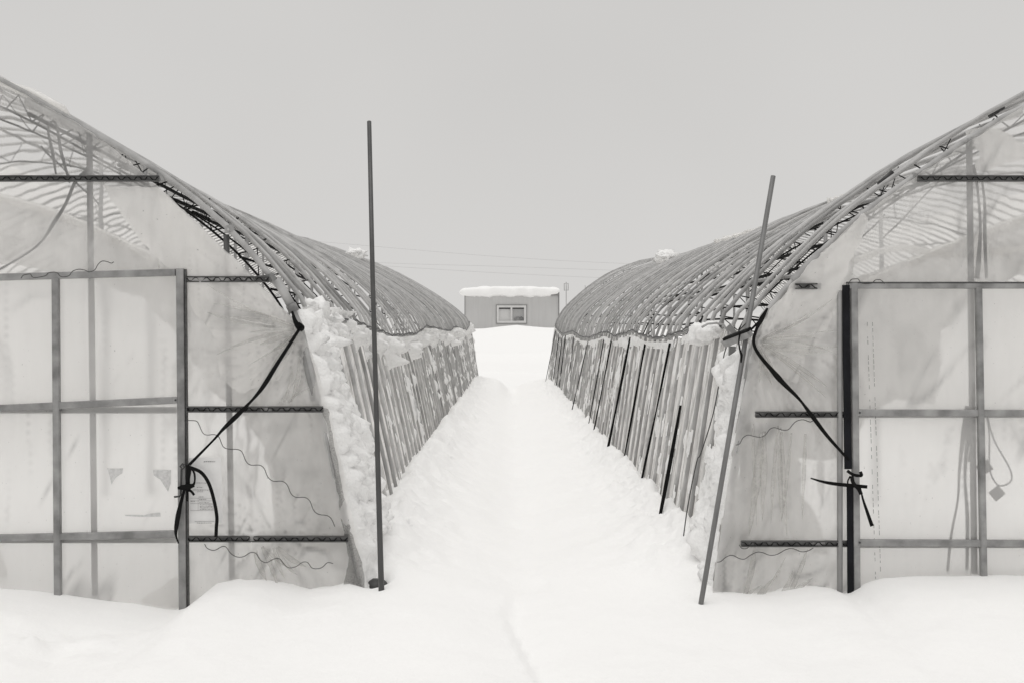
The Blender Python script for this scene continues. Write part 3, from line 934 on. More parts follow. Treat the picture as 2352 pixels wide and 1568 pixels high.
# right door
dr = empty('door', (0, 0, 0), gr_root)
dr.location = Vector((2.3, Z0 - 0.07, 0)) - Vector(gr_root.location)
dpart(dr, 'stile', cbar(P(1961, 650, zd), P(1968, 1430, zd), 0.040, 0.035), M['frame'])
dpart(dr, 'stile', cbar(P(2247, 660, zd - .004), P(2261, 1430, zd - .004), 0.036, 0.034), M['frame'])
dpart(dr, 'rail', cbar(P(1945, 657, zd), P(2440, 657, zd), 0.034, 0.03), M['frame'])
dpart(dr, 'top_edge', cbar(P(1945, 649.5, zd), P(2440, 649.5, zd), 0.008, 0.036), M['channel'])
for (ya, yb) in ((947, 948), (1245, 1247)):
    dpart(dr, 'rail', cbar(P(1974, ya, zd), P(2440, yb, zd), 0.040, 0.03), M['frame'])
    dpart(dr, 'bracket', box(P(1975, ya, zd - .017), (0.020, 0.004, 0.036)), M['pipe_in'])
    dpart(dr, 'bolt', tube([P(1975, ya, zd - .026), P(1975, ya, zd - .017)], 0.006, 8), M['wire'])
o = gable_sheet('door_film', [(1962, 655), (2440, 655), (2440, 1430), (1962, 1430)], zd + .018, M['film_door'], None, 10, 0, 66, wr=.004)
o.parent = dr
o.matrix_parent_inverse = Matrix.Translation(Vector(dr.location) + Vector(gr_root.location)).inverted()
# stitched seams on the door film
for (xa, xb) in ((1992, 2012), (2004, 2024)):
    mb = MB(); y = 740
    while y < 1350:
        ln = random.uniform(4, 12)
        x = xa + (xb - xa) * (y - 740) / 610
        mb.add(*bar(P(x, y, zd + .012), P(x + ln * .03, y + ln, zd + .012), 0.0028, 0.001))
        y += ln + random.choice([3, 5, 9, 24])
    dpart(dr, 'seam', (mb.v, mb.f), M['ink'])['kind'] = 'stuff'
# black strip beside the door
mb = MB().add(*ribbon([P(x, y, zd - .012) for x, y in [(1943, 655), (1944, 800), (1946, 950), (1948, 1076)]], 0.042, th=.012))
dpart(dr, 'jamb_strip', (mb.v, mb.f), M['navy'])
mb = MB().add(*ribbon([P(x, y, zd - .012) for x, y in [(1952, 1110), (1953, 1250), (1954, 1430)]], 0.036, th=.012))
dpart(dr, 'jamb_strip', (mb.v, mb.f), M['navy'])
clampset(mkR, [(2118, 411, -1), (1838, 656, -1)])
mkR('clamp', tube([P(2224, 318, Z0), P(2228, 334, Z0)], 0.024, 8), M['frame'])
mkR('pipe_sleeve', tube([P(1884, 582, Z0), P(1850, 616, Z0), P(1822, 646, Z0)], 0.027, 10), M['pipe'])
mkR('end_pipe', tube([P(1718, 870, Z0 + .002), P(1730, 800, Z0 + .002)], 0.026, 10), M['pipe'])
mkR('pipe_wrap', tube([P(2050, 395, Z0 + .5), P(2018, 424, Z0 + .5)], 0.015, 8), M['wire'])
mkR('pipe_wrap', tube([P(2305, 247, Z0 + .3), P(2272, 268, Z0 + .3)], 0.014, 8), M['wire'])
# eave channel end and hoop at the right corner
mkR('eave_channel', bar(P(1664, 788, Z0 + .25), P(1722, 764, Z0 - .05), 0.05, 0.03), M['frame'], False)
mkR('eave_channel', bar(P(1664, 778, Z0 + .2), P(1722, 756, Z0 - .08), 0.016, 0.03), M['black'], False)
mkR('wire_hoop', tube([P(x, y, Z0 + .5) for x, y in [(1612, 752), (1625, 744), (1645, 742), (1662, 746), (1672, 762), (1676, 800), (1672, 850)]], 0.008, 6), M['pipe'])
mkR('hoop_plate', bar(P(1672, 748, Z0 + .48), P(1688, 766, Z0 + .48), 0.035, 0.004), M['pipe_in'], False)
mkR('eave_block', bar(P(1682, 795, Z0 + .3), P(1680, 838, Z0 + .3), 0.04, 0.03), M['pole_grey'], False)

# the rest of both gable walls, beyond the picture's edges
for s_, root_, mk_, door_ in ((-1, gl_root, mkL, dl), (1, gr_root, mkR, dr)):
    ex = 2440 if s_ > 0 else -60
    pr = [(x * S0 + VX, VY - (h - EYE) * S0) for x, h in profile(s_, Z0)]
    arc = [p for p in pr if (p[0] - ex) * s_ > 8]
    y_in = 195 if s_ > 0 else 165
    gable_sheet('gable_film', [(ex, y_in)] + arc + [(ex, 1440)], zf, M['film_clear'], root_, 34, 0, 140 + s_)
    jx = 3600 if s_ > 0 else -1250
    for yy in (411, 951, 1247):
        channel_bar(ex, jx + s_ * (120 if yy > 900 else -330), yy, root_, Z0 - .012)
    dpart(door_, 'stile', cbar(P(jx, 650, zd), P(jx, 1430, zd), 0.040, 0.035), M['frame'])
    dpart(door_, 'stile', cbar(P((jx + ex) / 2, 655, zd - .004), P((jx + ex) / 2, 1430, zd - .004), 0.036, 0.034), M['frame'])
    for yy in (657 if s_ > 0 else 640, 948 if s_ > 0 else 941, 1247 if s_ > 0 else 1237):
        dpart(door_, 'rail', cbar(P(ex + s_ * 12, yy, zd), P(jx, yy, zd), 0.040, 0.03), M['frame'])
    o = gable_sheet('door_film', [(ex, 650), (jx, 650), (jx, 1430), (ex, 1430)], zd + .018, M['film_door'], None, 34, 0, 150 + s_, wr=.004)
    o.parent = door_
    o.matrix_parent_inverse = Matrix.Translation(Vector(door_.location) + Vector(root_.location)).inverted()
    for px_ in ((2960, 3300) if s_ > 0 else (-536, -900)):
        ya = np.interp(px_ * s_, [p[0] * s_ for p in pr], [p[1] for p in pr])
        post(mk_, px_, float(ya) + 6, px_, 1420, Z0 + .012)

# gathered creases in the film: thin doubled pleats running out from where it is tied
def crease(mk, x0, y0, ang, ln, w, bend, z):
    pts, ws = [], []
    for k in range(9):
        t = k / 8
        a = ang + bend * t
        pts.append(P(x0 + math.cos(a) * (14 + ln * t), y0 + math.sin(a) * (14 + ln * t), z - .004 * math.sin(math.pi * t)))
        ws.append(w * (.04 + .96 * math.sin(math.pi * min(1, .12 + t * .88)) ** .8) * random.uniform(.7, 1.2))
    mk('film_crease', ribbon(pts, ws, (0, -1, 0), .0003), M['crease'])
M['crease'] = mat_film('creased_film', 0.76, 0.92, 0.40, 0.60, (14, 14, 14), 0.3, 1.02, 0.2, 0.5, False)
for k in range(13):
    crease(mkL, 690, 756, math.radians(random.uniform(112, 208)), random.uniform(60, 240), random.uniform(.012, .034), random.uniform(-.2, .2), zf - .030 - k * .0006)
for k in range(6):
    crease(mkL, 590 + random.uniform(-20, 60), 1243, math.radians(random.uniform(45, 80)), random.uniform(70, 110), random.uniform(.02, .05), random.uniform(-.3, .3), zf - .018 - k * .0006)
for k in range(5):
    crease(mkL, 640 + random.uniform(-20, 30), 935, math.radians(random.uniform(-70, -20)), random.uniform(60, 140), random.uniform(.012, .03), random.uniform(-.4, .4), zf - .020 - k * .0006)
for k in range(16):
    crease(mkR, 1738, 784, math.radians(random.uniform(-28, 78)), random.uniform(50, 200), random.uniform(.010, .030), random.uniform(-.25, .25), zf - .030 - k * .0006)
for k in range(8):
    crease(mkR, random.uniform(1720, 1860), random.uniform(958, 985), math.radians(random.uniform(88, 97)), random.uniform(180, 262), random.uniform(.02, .06), random.uniform(-.05, .05), zf - .020 - k * .0006)
for k in range(7):
    crease(mkR, random.uniform(1660, 1800), 1400, math.radians(random.uniform(-70, -42)), random.uniform(80, 150), random.uniform(.015, .04), random.uniform(-.2, .2), zf - .020 - k * .0006)

# ------------------------------------------------------------------ snow stuck to the walls
def billow(a, b, seed, o=4):
    return 2.6 * np.abs(fbm(a, b, 0, seed, o)) - 0.7
def thick_left(z, v):
    z, v = np.broadcast_arrays(z, v)
    n1 = fbm(z * 1.1, v * 2.2, 0, 101, 4); n2 = fbm(z * 5, v * 7, 0, 102, 4)
    b1 = billow(z * 9, v * 14, 103, 3)
    col = sstep(-.02, .05, z - Z0) * (1 - sstep(.62, .86, z - Z0 - .12 * (1 - v) - .10 * n1 - .06 * n2))
    t = col * (0.075 + .035 * b1 + .05 * n1 + .02 * n2) * (0.45 + .55 * sstep(0.10, .2, v))
    n5 = fbm(z * 7, v * 1.2, 0, 106, 4)
    top = sstep(.915, .97, v + .07 * n5 + .035 * n2 + .02 * n1) * (0.05 + .05 * n2 + .04 * b1 + .05 * n5) * (z > Z0 + .1)
    n3 = fbm(z * 1.6, v * 1.6, 0, 104, 3); n4 = fbm(z * 21, v * 6, 0, 105, 4)
    patch = (n4 * .85 + n3 * .22 - .80 - .25 * sstep(12, 8, z)) * 0.10
    return np.maximum(np.maximum(t - .014, top - 0.022), patch)
cl = crust('snow_crust', -1, Z0 - .03, 7.7, 0.02, 1.06, 0.014, 0.010, thick_left, M['crust'], 1)
tag(cl, 'thick lumpy snow column stuck to the near corner of the left side wall', 'snow', None, 'stuff')
cl3 = crust('snow_crust', -1, 7.686, 14.0, 0.04, 1.0, 0.018, 0.013, thick_left, M['crust'], 1)
tag(cl3, 'snow clinging under the eave along the middle of the left side wall', 'snow', None, 'stuff')
cl2 = crust('snow_crust', -1, 13.95, Z1, 0.05, 1.0, 0.022, 0.014, thick_left, M['crust'], 1)
tag(cl2, 'speckled snow clumps stuck to the far part of the left side wall', 'snow', None, 'stuff')
def thick_right(z, v):
    z, v = np.broadcast_arrays(z, v)
    n1 = fbm(z * 1.1, v * 2.2, 0, 111, 4); n2 = fbm(z * 5, v * 7, 0, 112, 4)
    col = sstep(.02, .1, z - Z0) * (1 - sstep(.42, .80, z - Z0 - .15 * (1 - v) - .1 * n1))
    t = col * (0.06 + .04 * n2 + .04 * n1 + .03 * billow(z * 8, v * 12, 117, 3)) * sstep(1.0, .85, v)
    top = sstep(.91, .96, v + .03 * n1) * (0.03 + .03 * n2) * (z > Z0 + 1.0)
    patch = (fbm(z * 15, v * 6, 0, 115, 4) * .8 + n1 * .2 - .66) * 0.05
    return np.maximum(np.maximum(t - .02, top - 0.012), patch)
cr = crust('snow_crust', 1, Z0, 13.0, 0.02, 0.985, 0.025, 0.014, thick_right, M['crust'], 2)
tag(cr, 'snow packed at the near corner of the right greenhouse side wall', 'snow', None, 'stuff')
cr2 = crust('snow_crust', 1, 13.0, Z1, 0.05, 0.98, 0.05, 0.02, thick_right, M['crust'], 2)
tag(cr2, 'thin snow along the eave of the right greenhouse far wall', 'snow', None, 'stuff')

def lumps(name, items, label, seed, mat='crust', parent=None):
    mb = MB()
    for k, (x, y, z, r, fl) in enumerate(items):
        mb.add(*lump_mesh(P(x, y, z), r, seed + k * 7, 3, fl))
    o = mb.build(name, M[mat])
    return tag(o, label, 'snow')
lumps('snow_lump', [(728, 712, 6.75, .09, (1, 1.2, .9)), (752, 735, 7.0, .08, (1, 1.3, .8)), (715, 735, 6.5, .07, (1, 1, 1.2)), (738, 760, 6.6, .06, (.8, 1, 1.6))],
      'rounded snow heap on the near eave corner of the left greenhouse', 201)
lumps('snow_lump', [(800, 765, 7.9, .07, (1, 1.4, .8)), (785, 752, 7.6, .07, (1, 1.2, 1.0)), (812, 790, 8.1, .06, (.8, 1, 1.4))],
      'snow ridge sliding off the left eave beside the dark pole', 221)
lumps('snow_lump', [(1612, 768, 7.15, .085, (1, 1.1, .9)), (1630, 762, 7.0, .075, (1.1, 1, .9)), (1600, 780, 7.3, .05, (1, 1, .9))],
      'round snow lump on the near eave corner of the right greenhouse', 231)
def ridge_lump(x, y, z, r, label, seed, fl):
    mb = MB()
    for k in range(5):
        mb.add(*lump_mesh(P(x + random.uniform(-10, 10), y + random.uniform(-1, 3), z + random.uniform(-.3, .3)), r * random.uniform(.5, 1), seed + k, 3, fl, .5))
    tag(mb.build('snow_lump', M['crust']), label, 'snow')
ridge_lump(818, 580, 21.0, .13, 'ragged snow lump on the roof ridge of the left greenhouse', 241, (1.3, 1, .8))
ridge_lump(1530, 590, 19.5, .15, 'ragged snow lump on the roof ridge of the right greenhouse', 251, (1.4, 1, .8))
# film scraps on the right ridge
for k, (xa, ya, xb, yb, z) in enumerate([(1640, 556, 1745, 524, 12.6), (1900, 462, 1960, 446, 9.2)]):
    pts = [P(xa + (xb - xa) * t, ya + (yb - ya) * t, z) for t in np.linspace(0, 1, 14)]
    w = [0.02 + .05 * abs(float(vnoise(t * 1.7, k * 3, 0, 5))) for t in range(14)]
    tw = [0.5 * float(vnoise(t * .9, k * 5, 0, 6)) for t in range(14)]
    mkR('film_scrap', ribbon(pts, w, (0, -1, 0), .002, tw), M['film_torn'])
pl = [P(x, y, Z0 - .01) for x, y in [(-40, 168), (30, 200), (70, 215), (110, 235), (145, 252), (160, 268)]]
mkL('film_scrap', ribbon(pl, [.06, .05, .07, .06, .05, .02], (0, -1, 0), .002), M['film_torn'])

# ------------------------------------------------------------------ poles
pz = tube([P(848, 280, 6.55), P(856, 640, 6.2), P(866, 1000, 6.0), P(876, 1352, 5.86), P(877, 1400, 5.84)], [.0145, .0150, .0155, .0175, .0175], 12)
tag(mesh_obj('pole', *pz, M['pole_dark']), 'tall dark metal pole standing by the left greenhouse corner', 'pole')
pz = tube([P(1776, 405, 6.25), P(1612, 1373, 5.84), P(1607, 1405, 5.83)], [.0155, .0155, .0155], 12)
tag(mesh_obj('pole', *pz, M['pole_grey']), 'leaning grey metal pole by the right greenhouse corner', 'pole')
# dark tub sunk in the snow behind the left pole foot
mb = MB()
c = P(862, 1362, 6.14)
ring = []
for (dz_, r) in ((-.25, .085), (.0, .085), (.06, .075), (.085, .05), (.09, .0)):
    ring.append([(c[0] + r * math.cos(a) * (1 + .08 * math.sin(3 * a)), c[1] + r * .8 * math.sin(a), c[2] + dz_) for a in np.linspace(0, 2 * math.pi, 20, endpoint=False)])
vv = [p for r_ in ring for p in r_]
ff = [(i * 20 + k, i * 20 + (k + 1) % 20, (i + 1) * 20 + (k + 1) % 20, (i + 1) * 20 + k) for i in range(4) for k in range(20)]
tag(mesh_obj('pole_footing', vv, ff, M['tub']), 'dark rounded footing half buried in snow behind the dark pole', 'footing')

# ------------------------------------------------------------------ straps
def band(name, pts_d, z, w, label, cat='strap', group=None, mat='black', tw=None, zs=None):
    n = 6
    c = catmull([(p[0], p[1], (zs[i] if zs else z)) for i, p in enumerate(pts_d)], n)
    ws = [w] * len(c) if not hasattr(w, '__len__') else list(np.interp(np.linspace(0, 1, len(c)), np.linspace(0, 1, len(w)), w))
    v, f = ribbon([P(p[0], p[1], p[2]) for p in c], ws, (0, -1, 0), .003)
    return (v, f, name, label, cat, group, mat)
def finish(parts):
    mb = MB()
    for p in parts: mb.add(p[0], p[1])
    o = mb.build(parts[0][2], M[parts[0][6]], None, False)
    return tag(o, parts[0][3], parts[0][4], parts[0][5])
zst = Z0 - .10
finish([band('tie_strap', [(690, 752), (640, 830), (600, 893), (560, 938), (515, 982), (490, 1010), (435, 1066)], zst, [.018, .022, .028, .014, .030, .016, .012, .018], 'long black strap pulled from the left eave knot to the door stile'),
        band('', [(671, 715), (678, 738), (688, 752), (692, 745)], zst, [.012, .026, .04, .03], ''),
        band('', [(684, 744), (694, 752), (688, 758)], zst - .01, .03, '')])
finish([band('tie_strap', [(436, 1072), (462, 1084), (480, 1110), (492, 1150), (498, 1185), (497, 1210), (496, 1232)], zst, .020, 'black strap end arching in front of the pinned notice')])
kp = [band('strap_knot', [(430, 1066), (434, 1078), (432, 1100), (434, 1128)], zst - .01, [.02, .03, .022, .02], 'black knotted strap ends tied round the left door latch'),
      band('', [(436, 1070), (446, 1085), (447, 1105), (440, 1115), (420, 1118), (408, 1120)], zst - .02, [.012, .012, .010, .02, .03, .014], ''),
      band('', [(412, 1120), (428, 1118), (446, 1113)], zst - .03, [.016, .04, .02], ''),
      band('', [(428, 1118), (440, 1128), (446, 1136)], zst - .02, .014, ''),
      band('', [(431, 1118), (430, 1150)], zst - .02, .011, ''),
      band('', [(424, 1122), (414, 1160), (407, 1195), (404, 1225), (410, 1247)], zst - .02, [.014, .02, .03, .026, .012, .008], '')]
finish(kp)
# latch hook
hk = [P(x, y, zst - .004) for x, y in [(424, 1066), (419, 1064), (414, 1070), (419, 1077), (424, 1071), (420, 1068)]]
mb = MB().add(*tube(hk, .005, 6))
mb.add(*tube([P(417, 1076, zst), P(416, 1105, zst), P(415, 1136, zst), P(412, 1139, zst), P(400, 1140, zst)], .006, 6))
dpart(dl, 'latch_hook', (mb.v, mb.f), M['wire'], True)
finish([band('tie_strap', [(1763, 708), (1748, 735), (1737, 758), (1731, 785), (1742, 812), (1775, 852), (1800, 880), (1835, 915), (1862, 950), (1900, 1000), (1950, 1056)], zst, [.012, .030, .018, .018, .02, .022, .034, .024, .014, .026, .02, .014], 'long black strap running from the right eave down to the door stile')])
finish([band('strap_knot', [(1862, 1097), (1885, 1104), (1910, 1109), (1945, 1113), (1992, 1117)], zst - .01, [.008, .014, .020, .022, .020], 'black strap tied crosswise round the right door stile'),
        band('', [(1946, 1080), (1960, 1089), (1978, 1091), (1976, 1082)], zst - .02, .018, ''),
        band('', [(1956, 1092), (1960, 1108), (1972, 1122), (1978, 1134)], zst - .022, .022, ''),
        band('', [(1953, 1092), (1947, 1105), (1950, 1116)], zst - .022, .008, ''),
        band('', [(1976, 1118), (1982, 1145), (1992, 1175), (2003, 1207)], zst - .02, [.006, .012, .018, .022], '')])
finish([band('loose_strap', [(1700, 762), (1697, 785), (1700, 805), (1703, 815), (1702, 832)], Z0 - .05, [.012, .008, .012, .016, .008], 'short black strap end dangling from the right eave channel')])

# bands inside the greenhouses, seen through the film
zi = Z0 + .06
g_in = 'bands hanging inside the right greenhouse'
finish([band('hanging_band', [(2233, 380), (2240, 400), (2246, 440), (2252, 520), (2248, 600), (2244, 640)], zi, [.03, .02, .014, .016, .03, .03], 'dark band hanging beside the upper post inside the right greenhouse', 'strap', g_in, 'strap_in')])
finish([band('hanging_band', [(2256, 416), (2262, 470), (2262, 540), (2266, 640)], zi, [.012, .016, .022, .018], 'rightmost dark band hanging above the right door', 'strap', g_in, 'strap_in')])
finish([band('hanging_band', [(2226, 932), (2214, 1000), (2205, 1080), (2201, 1150), (2185, 1235), (2176, 1330)], zi, [.04, .03, .016, .012, .016, .018], 'leftmost dark band hanging behind the right door film', 'strap', g_in, 'strap_in')])
finish([band('hanging_band', [(2236, 932), (2222, 1030), (2218, 1100), (2224, 1200), (2222, 1340)], zi + .02, [.04, .026, .014, .024, .018], 'dark band hanging close to the post behind the right door', 'strap', g_in, 'strap_in'),
        band('', [(2238, 932), (2236, 1000), (2226, 1060)], zi, [.02, .02, .01], '')])
finish([band('hanging_band', [(2268, 950), (2285, 1010), (2318, 1070), (2325, 1100), (2308, 1114), (2290, 1110), (2275, 1075), (2274, 1000), (2268, 950)], zi, .009, 'looped thin cord hanging behind the right door film', 'strap', g_in, 'strap_in')])
finish([band('hanging_band', [(2256, 1062), (2270, 1085)], zi, .085, 'square dark buckle on the cord behind the right door', 'buckle', None, 'strap_in')])
finish([band('hanging_band', [(2283, 1122), (2300, 1142)], zi, .075, 'lower square dark buckle swinging below the looped cord', 'buckle', None, 'strap_in')])
finish([band('hanging_band', [(206, 390), (190, 402), (172, 420), (150, 470), (125, 510), (95, 555), (50, 590), (-40, 640)], Z0 + .012, [.03, .03, .02, .018, .024, .012, .012, .012], 'long grey band sagging inside the upper left greenhouse film', 'strap', None, 'strap_in')])
finish([band('hanging_band', [(160, 420), (140, 350), (130, 290), (118, 280), (110, 300), (120, 350), (128, 400)], Z0 + .10, [.012, .02, .014, .012, .012, .02, .01], 'crooked band hanging high inside the left greenhouse gable', 'strap', None, 'strap_in')])

# hold-down bands on the right side wall
hb = [((1563, 930), (1504, 1243), .026, 7.35), ((1552, 792), (1466, 1137), .022, None), ((1495, 802), (1428, 1078), .024, None), ((1458, 772), (1395, 1035), .034, None),
      ((1416, 785), (1359, 1012), .020, None), ((1398, 765), (1350, 985), .018, None), ((1362, 780), (1314, 940), .018, None), ((1327, 778), (1302, 925), .012, None),
      ((1308, 772), (1282, 908), .028, None), ((1301, 772), (1276, 897), .026, None), ((1292, 768), (1269, 888), .022, None), ((1284, 762), (1252, 882), .022, None)]
ordn = ['nearest', 'second', 'third', 'fourth', 'fifth', 'sixth', 'seventh', 'eighth', 'ninth', 'tenth', 'eleventh', 'farthest']
for k, (a, b, w, zz) in enumerate(hb):
    z = zz or 1.5 * FPX / (a[0] - VX)
    z = min(z, 29.5)
    p0 = Vector(P(a[0], a[1], z)); p1 = Vector(P(b[0], b[1], z))
    wp = wall_pt(1, z, 0.97, 0.04)
    if zz is None: p0 = Vector((wp[0], z, wp[2]))
    mid = [p0.lerp(p1, t) + Vector((0, -.02 * math.sin(math.pi * t), 0)) for t in np.linspace(0, 1, 8)]
    ws = [w * (.55 + .45 * abs(math.sin(t * 5 + k))) if k != 0 else w * (0.3 + .9 * math.sin(math.pi * min(1, t * .8 + .12))) for t in np.linspace(0, 1, 8)]
    o = mesh_obj('hold_down_band', *ribbon(mid, ws, (-.6, -.8, 0), .004), M['black'], None, False)
    tag(o, ('%s black hold-down band on the right greenhouse side wall' % ordn[k]) if k in (0, 11) else ('%s black hold-down band from the camera on the right side wall' % ordn[k]), 'strap', 'black bands tying down the right side wall')
# thin cord at right corner
co = [P(x, y, z) for x, y, z in [(1722, 735, 6.2), (1695, 762, 6.3), (1668, 798, 6.45), (1655, 860, 6.5), (1638, 950, 6.5), (1610, 1040, 6.5), (1600, 1060, 6.55), (1580, 1160, 6.6), (1570, 1230, 6.6)]]
tag(mesh_obj('cord', *tube(catmull(co, 4), .004, 5), M['wire']), 'thin dark cord running down the right greenhouse corner', 'cord')

# ------------------------------------------------------------------ loose zigzag wires
zw = Z0 - .09
gw = 'loose zigzag film wires'
wiggle('zigzag_wire', [(424, 965), (446, 965), (455, 970), (465, 992), (475, 998), (492, 997), (503, 1003), (512, 1024), (524, 1030), (545, 1031), (556, 1037), (565, 1058), (576, 1067), (596, 1067), (607, 1075), (615, 1094), (628, 1104), (648, 1104), (660, 1113), (668, 1132), (680, 1141), (700, 1141), (712, 1150), (720, 1170), (732, 1180), (752, 1183), (762, 1192), (769, 1208)], zw, 'upper zigzag wire trailing down right across the left gable film', group=gw, drawn=True)
wiggle('zigzag_wire', [(470, 1248), (476, 1258), (492, 1263), (510, 1254), (520, 1256), (530, 1270), (545, 1278), (560, 1277), (575, 1268), (588, 1270), (598, 1285), (612, 1291), (628, 1283), (642, 1282), (653, 1295), (664, 1303), (680, 1300), (695, 1290), (707, 1291), (718, 1304), (738, 1303), (752, 1291), (765, 1293)], zw, 'lower zigzag wire hanging under the bottom bar of the left gable', group=gw, drawn=True)
wiggle('zigzag_wire', [(48, 640), (53, 633), (60, 631), (70, 630), (77, 638), (104, 634), (112, 627), (130, 626), (140, 636), (158, 634), (166, 624), (180, 619), (195, 621), (205, 625), (218, 620), (225, 608), (235, 600), (248, 602), (256, 605), (261, 602)], zw - .01, 'zigzag wire lying along the top rail of the left door', group=gw, drawn=True)
wiggle('zigzag_wire', [(1690, 1021), (1699, 1018), (1706, 1005), (1718, 998), (1732, 1001), (1746, 1003), (1758, 998), (1768, 985), (1780, 981), (1795, 986), (1810, 986), (1820, 975), (1830, 966), (1845, 963), (1860, 968), (1868, 965)], zw, 'zigzag wire under the middle bar of the right gable film', group=gw, drawn=True)
wiggle('zigzag_wire', [(1647, 1290), (1656, 1288), (1668, 1278), (1682, 1274), (1697, 1281), (1710, 1283), (1722, 1275), (1738, 1267), (1752, 1268), (1768, 1274), (1785, 1272), (1805, 1261), (1822, 1259), (1840, 1266), (1856, 1264), (1868, 1257)], zw, 'lower zigzag wire near the foot of the right gable film', group=gw, drawn=True)
wiggle('zigzag_wire', [(1948, 654), (1955, 643), (1963, 641), (1972, 642), (1979, 651), (2002, 651), (2010, 644), (2022, 643), (2032, 652)], zw - .01, 'short zigzag wire arched over the top rail of the right door', group=gw, drawn=True)
wiggle('zigzag_wire', [(1698, 1250), (1704, 1258), (1716, 1258), (1724, 1248)], zw, 'tiny wire end curling below the bottom bar of the right gable', group=gw, drawn=True)

# ------------------------------------------------------------------ notice behind the film
nz = zd + .03
x0, y0, x1, y1 = 432, 1045, 508, 1205
nt_o = empty('notice_sheet', P(470, 1205, zf - .014))
tag(nt_o, 'printed paper notice stuck on the left gable film beside the door', 'notice')
def np_part(name, v, f, m):
    o = mesh_obj(name, v, f, m, None, False); o.parent = nt_o
    o.matrix_parent_inverse = Matrix.Translation(nt_o.location).inverted(); return o
zn = zf - .020
np_part('paper', *bar(P(470, 1050, zn), P(473, 1200, zn), 0.20, 0.001), M['paper'])
mb = MB()
def mark(xa, xb, y, h=1.6):
    mb.add(*bar(P(xa, y, zn - .0025), P(xb, y, zn - .0025), h / S0, 0.0006))
def textline(xa, xb, y, h=2.0):
    x = xa
    while x < xb:
        w = random.uniform(1.5, 4); mark(x, min(x + w, xb), y + random.uniform(-.25, .25), h * random.uniform(.5, 1)); x += w + random.uniform(.6, 1.4)
textline(468, 494, 1059, 3.0)
textline(451, 476, 1108, 1.6); textline(452, 466, 1118, 1.5); textline(443, 490, 1124, 1.8); textline(453, 466, 1128, 1.5); textline(456, 468, 1140, 1.8)
for yy in (1143, 1149, 1155, 1171): mark(437, 494, yy, .5)
textline(458, 474, 1146, 2.4); textline(438, 448, 1150, 1.6); textline(458, 480, 1153, 1.6)
for yy in (1158, 1161.5, 1165, 1168.5): textline(459, 494, yy, 1.4)
mb.add(*bar(P(455, 1143, zn - .0025), P(455, 1171, zn - .0025), .5 / S0, .0006))
np_part('print', mb.v, mb.f, M['ink'])
mb = MB(); mark(447, 492, 1196, .9); textline(452, 486, 1200, 1.6)
np_part('print', mb.v, mb.f, M['ink'])
# small patched labels on the left door film
for k, (poly, lab) in enumerate([([(246, 1074), (283, 1074), (281, 1086), (266, 1096), (256, 1112)], 'left small faded grey sticker on the left door film'),
                                  ([(352, 1078), (393, 1078), (392, 1110), (386, 1128), (368, 1100), (353, 1090)], 'right small torn sticker on the left door film'),
                                  ([(286, 1181), (330, 1182), (346, 1178), (368, 1176), (369, 1185), (330, 1186), (288, 1184)], 'thin faded strip of tape on the left door film')]):
    V2, F2 = sheet_pts(poly, 6, .8, 300 + k)
    v = [P(p[0], p[1], zd + .012) for p in V2]
    o = mesh_obj('sticker', v, F2, mat_pr('faded_sticker', .50, .68, (60, 60, 60), .8) if k == 0 else bpy.data.materials['faded_sticker'], None, False)
    tag(o, lab, 'sticker')

# ------------------------------------------------------------------ building at the end of the lane
ZB = 70.0
def B(x, y, d=0.0): return P(x, y, ZB + d) if d == 0 else (P(x, y, ZB)[0], ZB + d, P(x, y, ZB)[2])
bx0, bx1 = B(1068, 0)[0], B(1283, 0)[0]
bz1 = B(0, 679)[2]; bz0 = -0.5
bd = empty('prefab_building', ((bx0 + bx1) / 2, ZB, 0))
tag(bd, 'pale flat roofed building with one window closing the lane', 'building')
def bp(name, vf, m, sm=False, par=None):
    o = mesh_obj(name, vf[0], vf[1], m, None, sm); o.parent = par or bd
    if par is None: o.matrix_parent_inverse = Matrix.Translation(bd.location).inverted()
    return o
wx0, wx1 = B(1141, 0)[0], B(1208.5, 0)[0]; wz0, wz1 = B(0, 742)[2], B(0, 702)[2]
# front wall panels round the window
def panel(xa, xb, za, zb, y=ZB): return box(((xa + xb) / 2, y + .06, (za + zb) / 2), (xb - xa, .12, zb - za))
npan = 14
pw = (bx1 - bx0) / npan
for k in range(npan):
    xa, xb = bx0 + k * pw + .003, bx0 + (k + 1) * pw - .003
    if xb > wx0 and xa < wx1:
        bp('wall_panel', panel(xa, xb, wz1, bz1), M['wallboard'])
        bp('wall_panel', panel(xa, xb, bz0, wz0), M['wallboard'])
        if xa < wx0: bp('wall_panel', panel(xa, wx0, wz0, wz1), M['wallboard'])
        if xb > wx1: bp('wall_panel', panel(wx1, xb, wz0, wz1), M['wallboard'])
    else:
        bp('wall_panel', panel(xa, xb, bz0, bz1), M['wallboard'])
for k in range(1, npan):
    xk = bx0 + k * pw
    for (za, zb_) in (((bz0, wz0), (wz1, bz1)) if wx0 < xk < wx1 else ((bz0, bz1),)):
        bp('panel_joint', box((xk, ZB + .07, (za + zb_) / 2), (.02, .11, zb_ - za)), M['wallboard'])
bp('wall', box((bx0 + .06, ZB + 3.1, (bz0 + bz1) / 2), (.12, 5.9, bz1 - bz0)), M['wallboard'])
bp('wall', box((bx1 - .06, ZB + 3.1, (bz0 + bz1) / 2), (.12, 5.9, bz1 - bz0)), M['wallboard'])
bp('wall', box(((bx0 + bx1) / 2, ZB + 6.0, (bz0 + bz1) / 2), (bx1 - bx0, .12, bz1 - bz0)), M['wallboard'])
bp('roof', box(((bx0 + bx1) / 2, ZB + 3.0, bz1 + .06), (bx1 - bx0 + .1, 6.4, .1)), M['trim'])
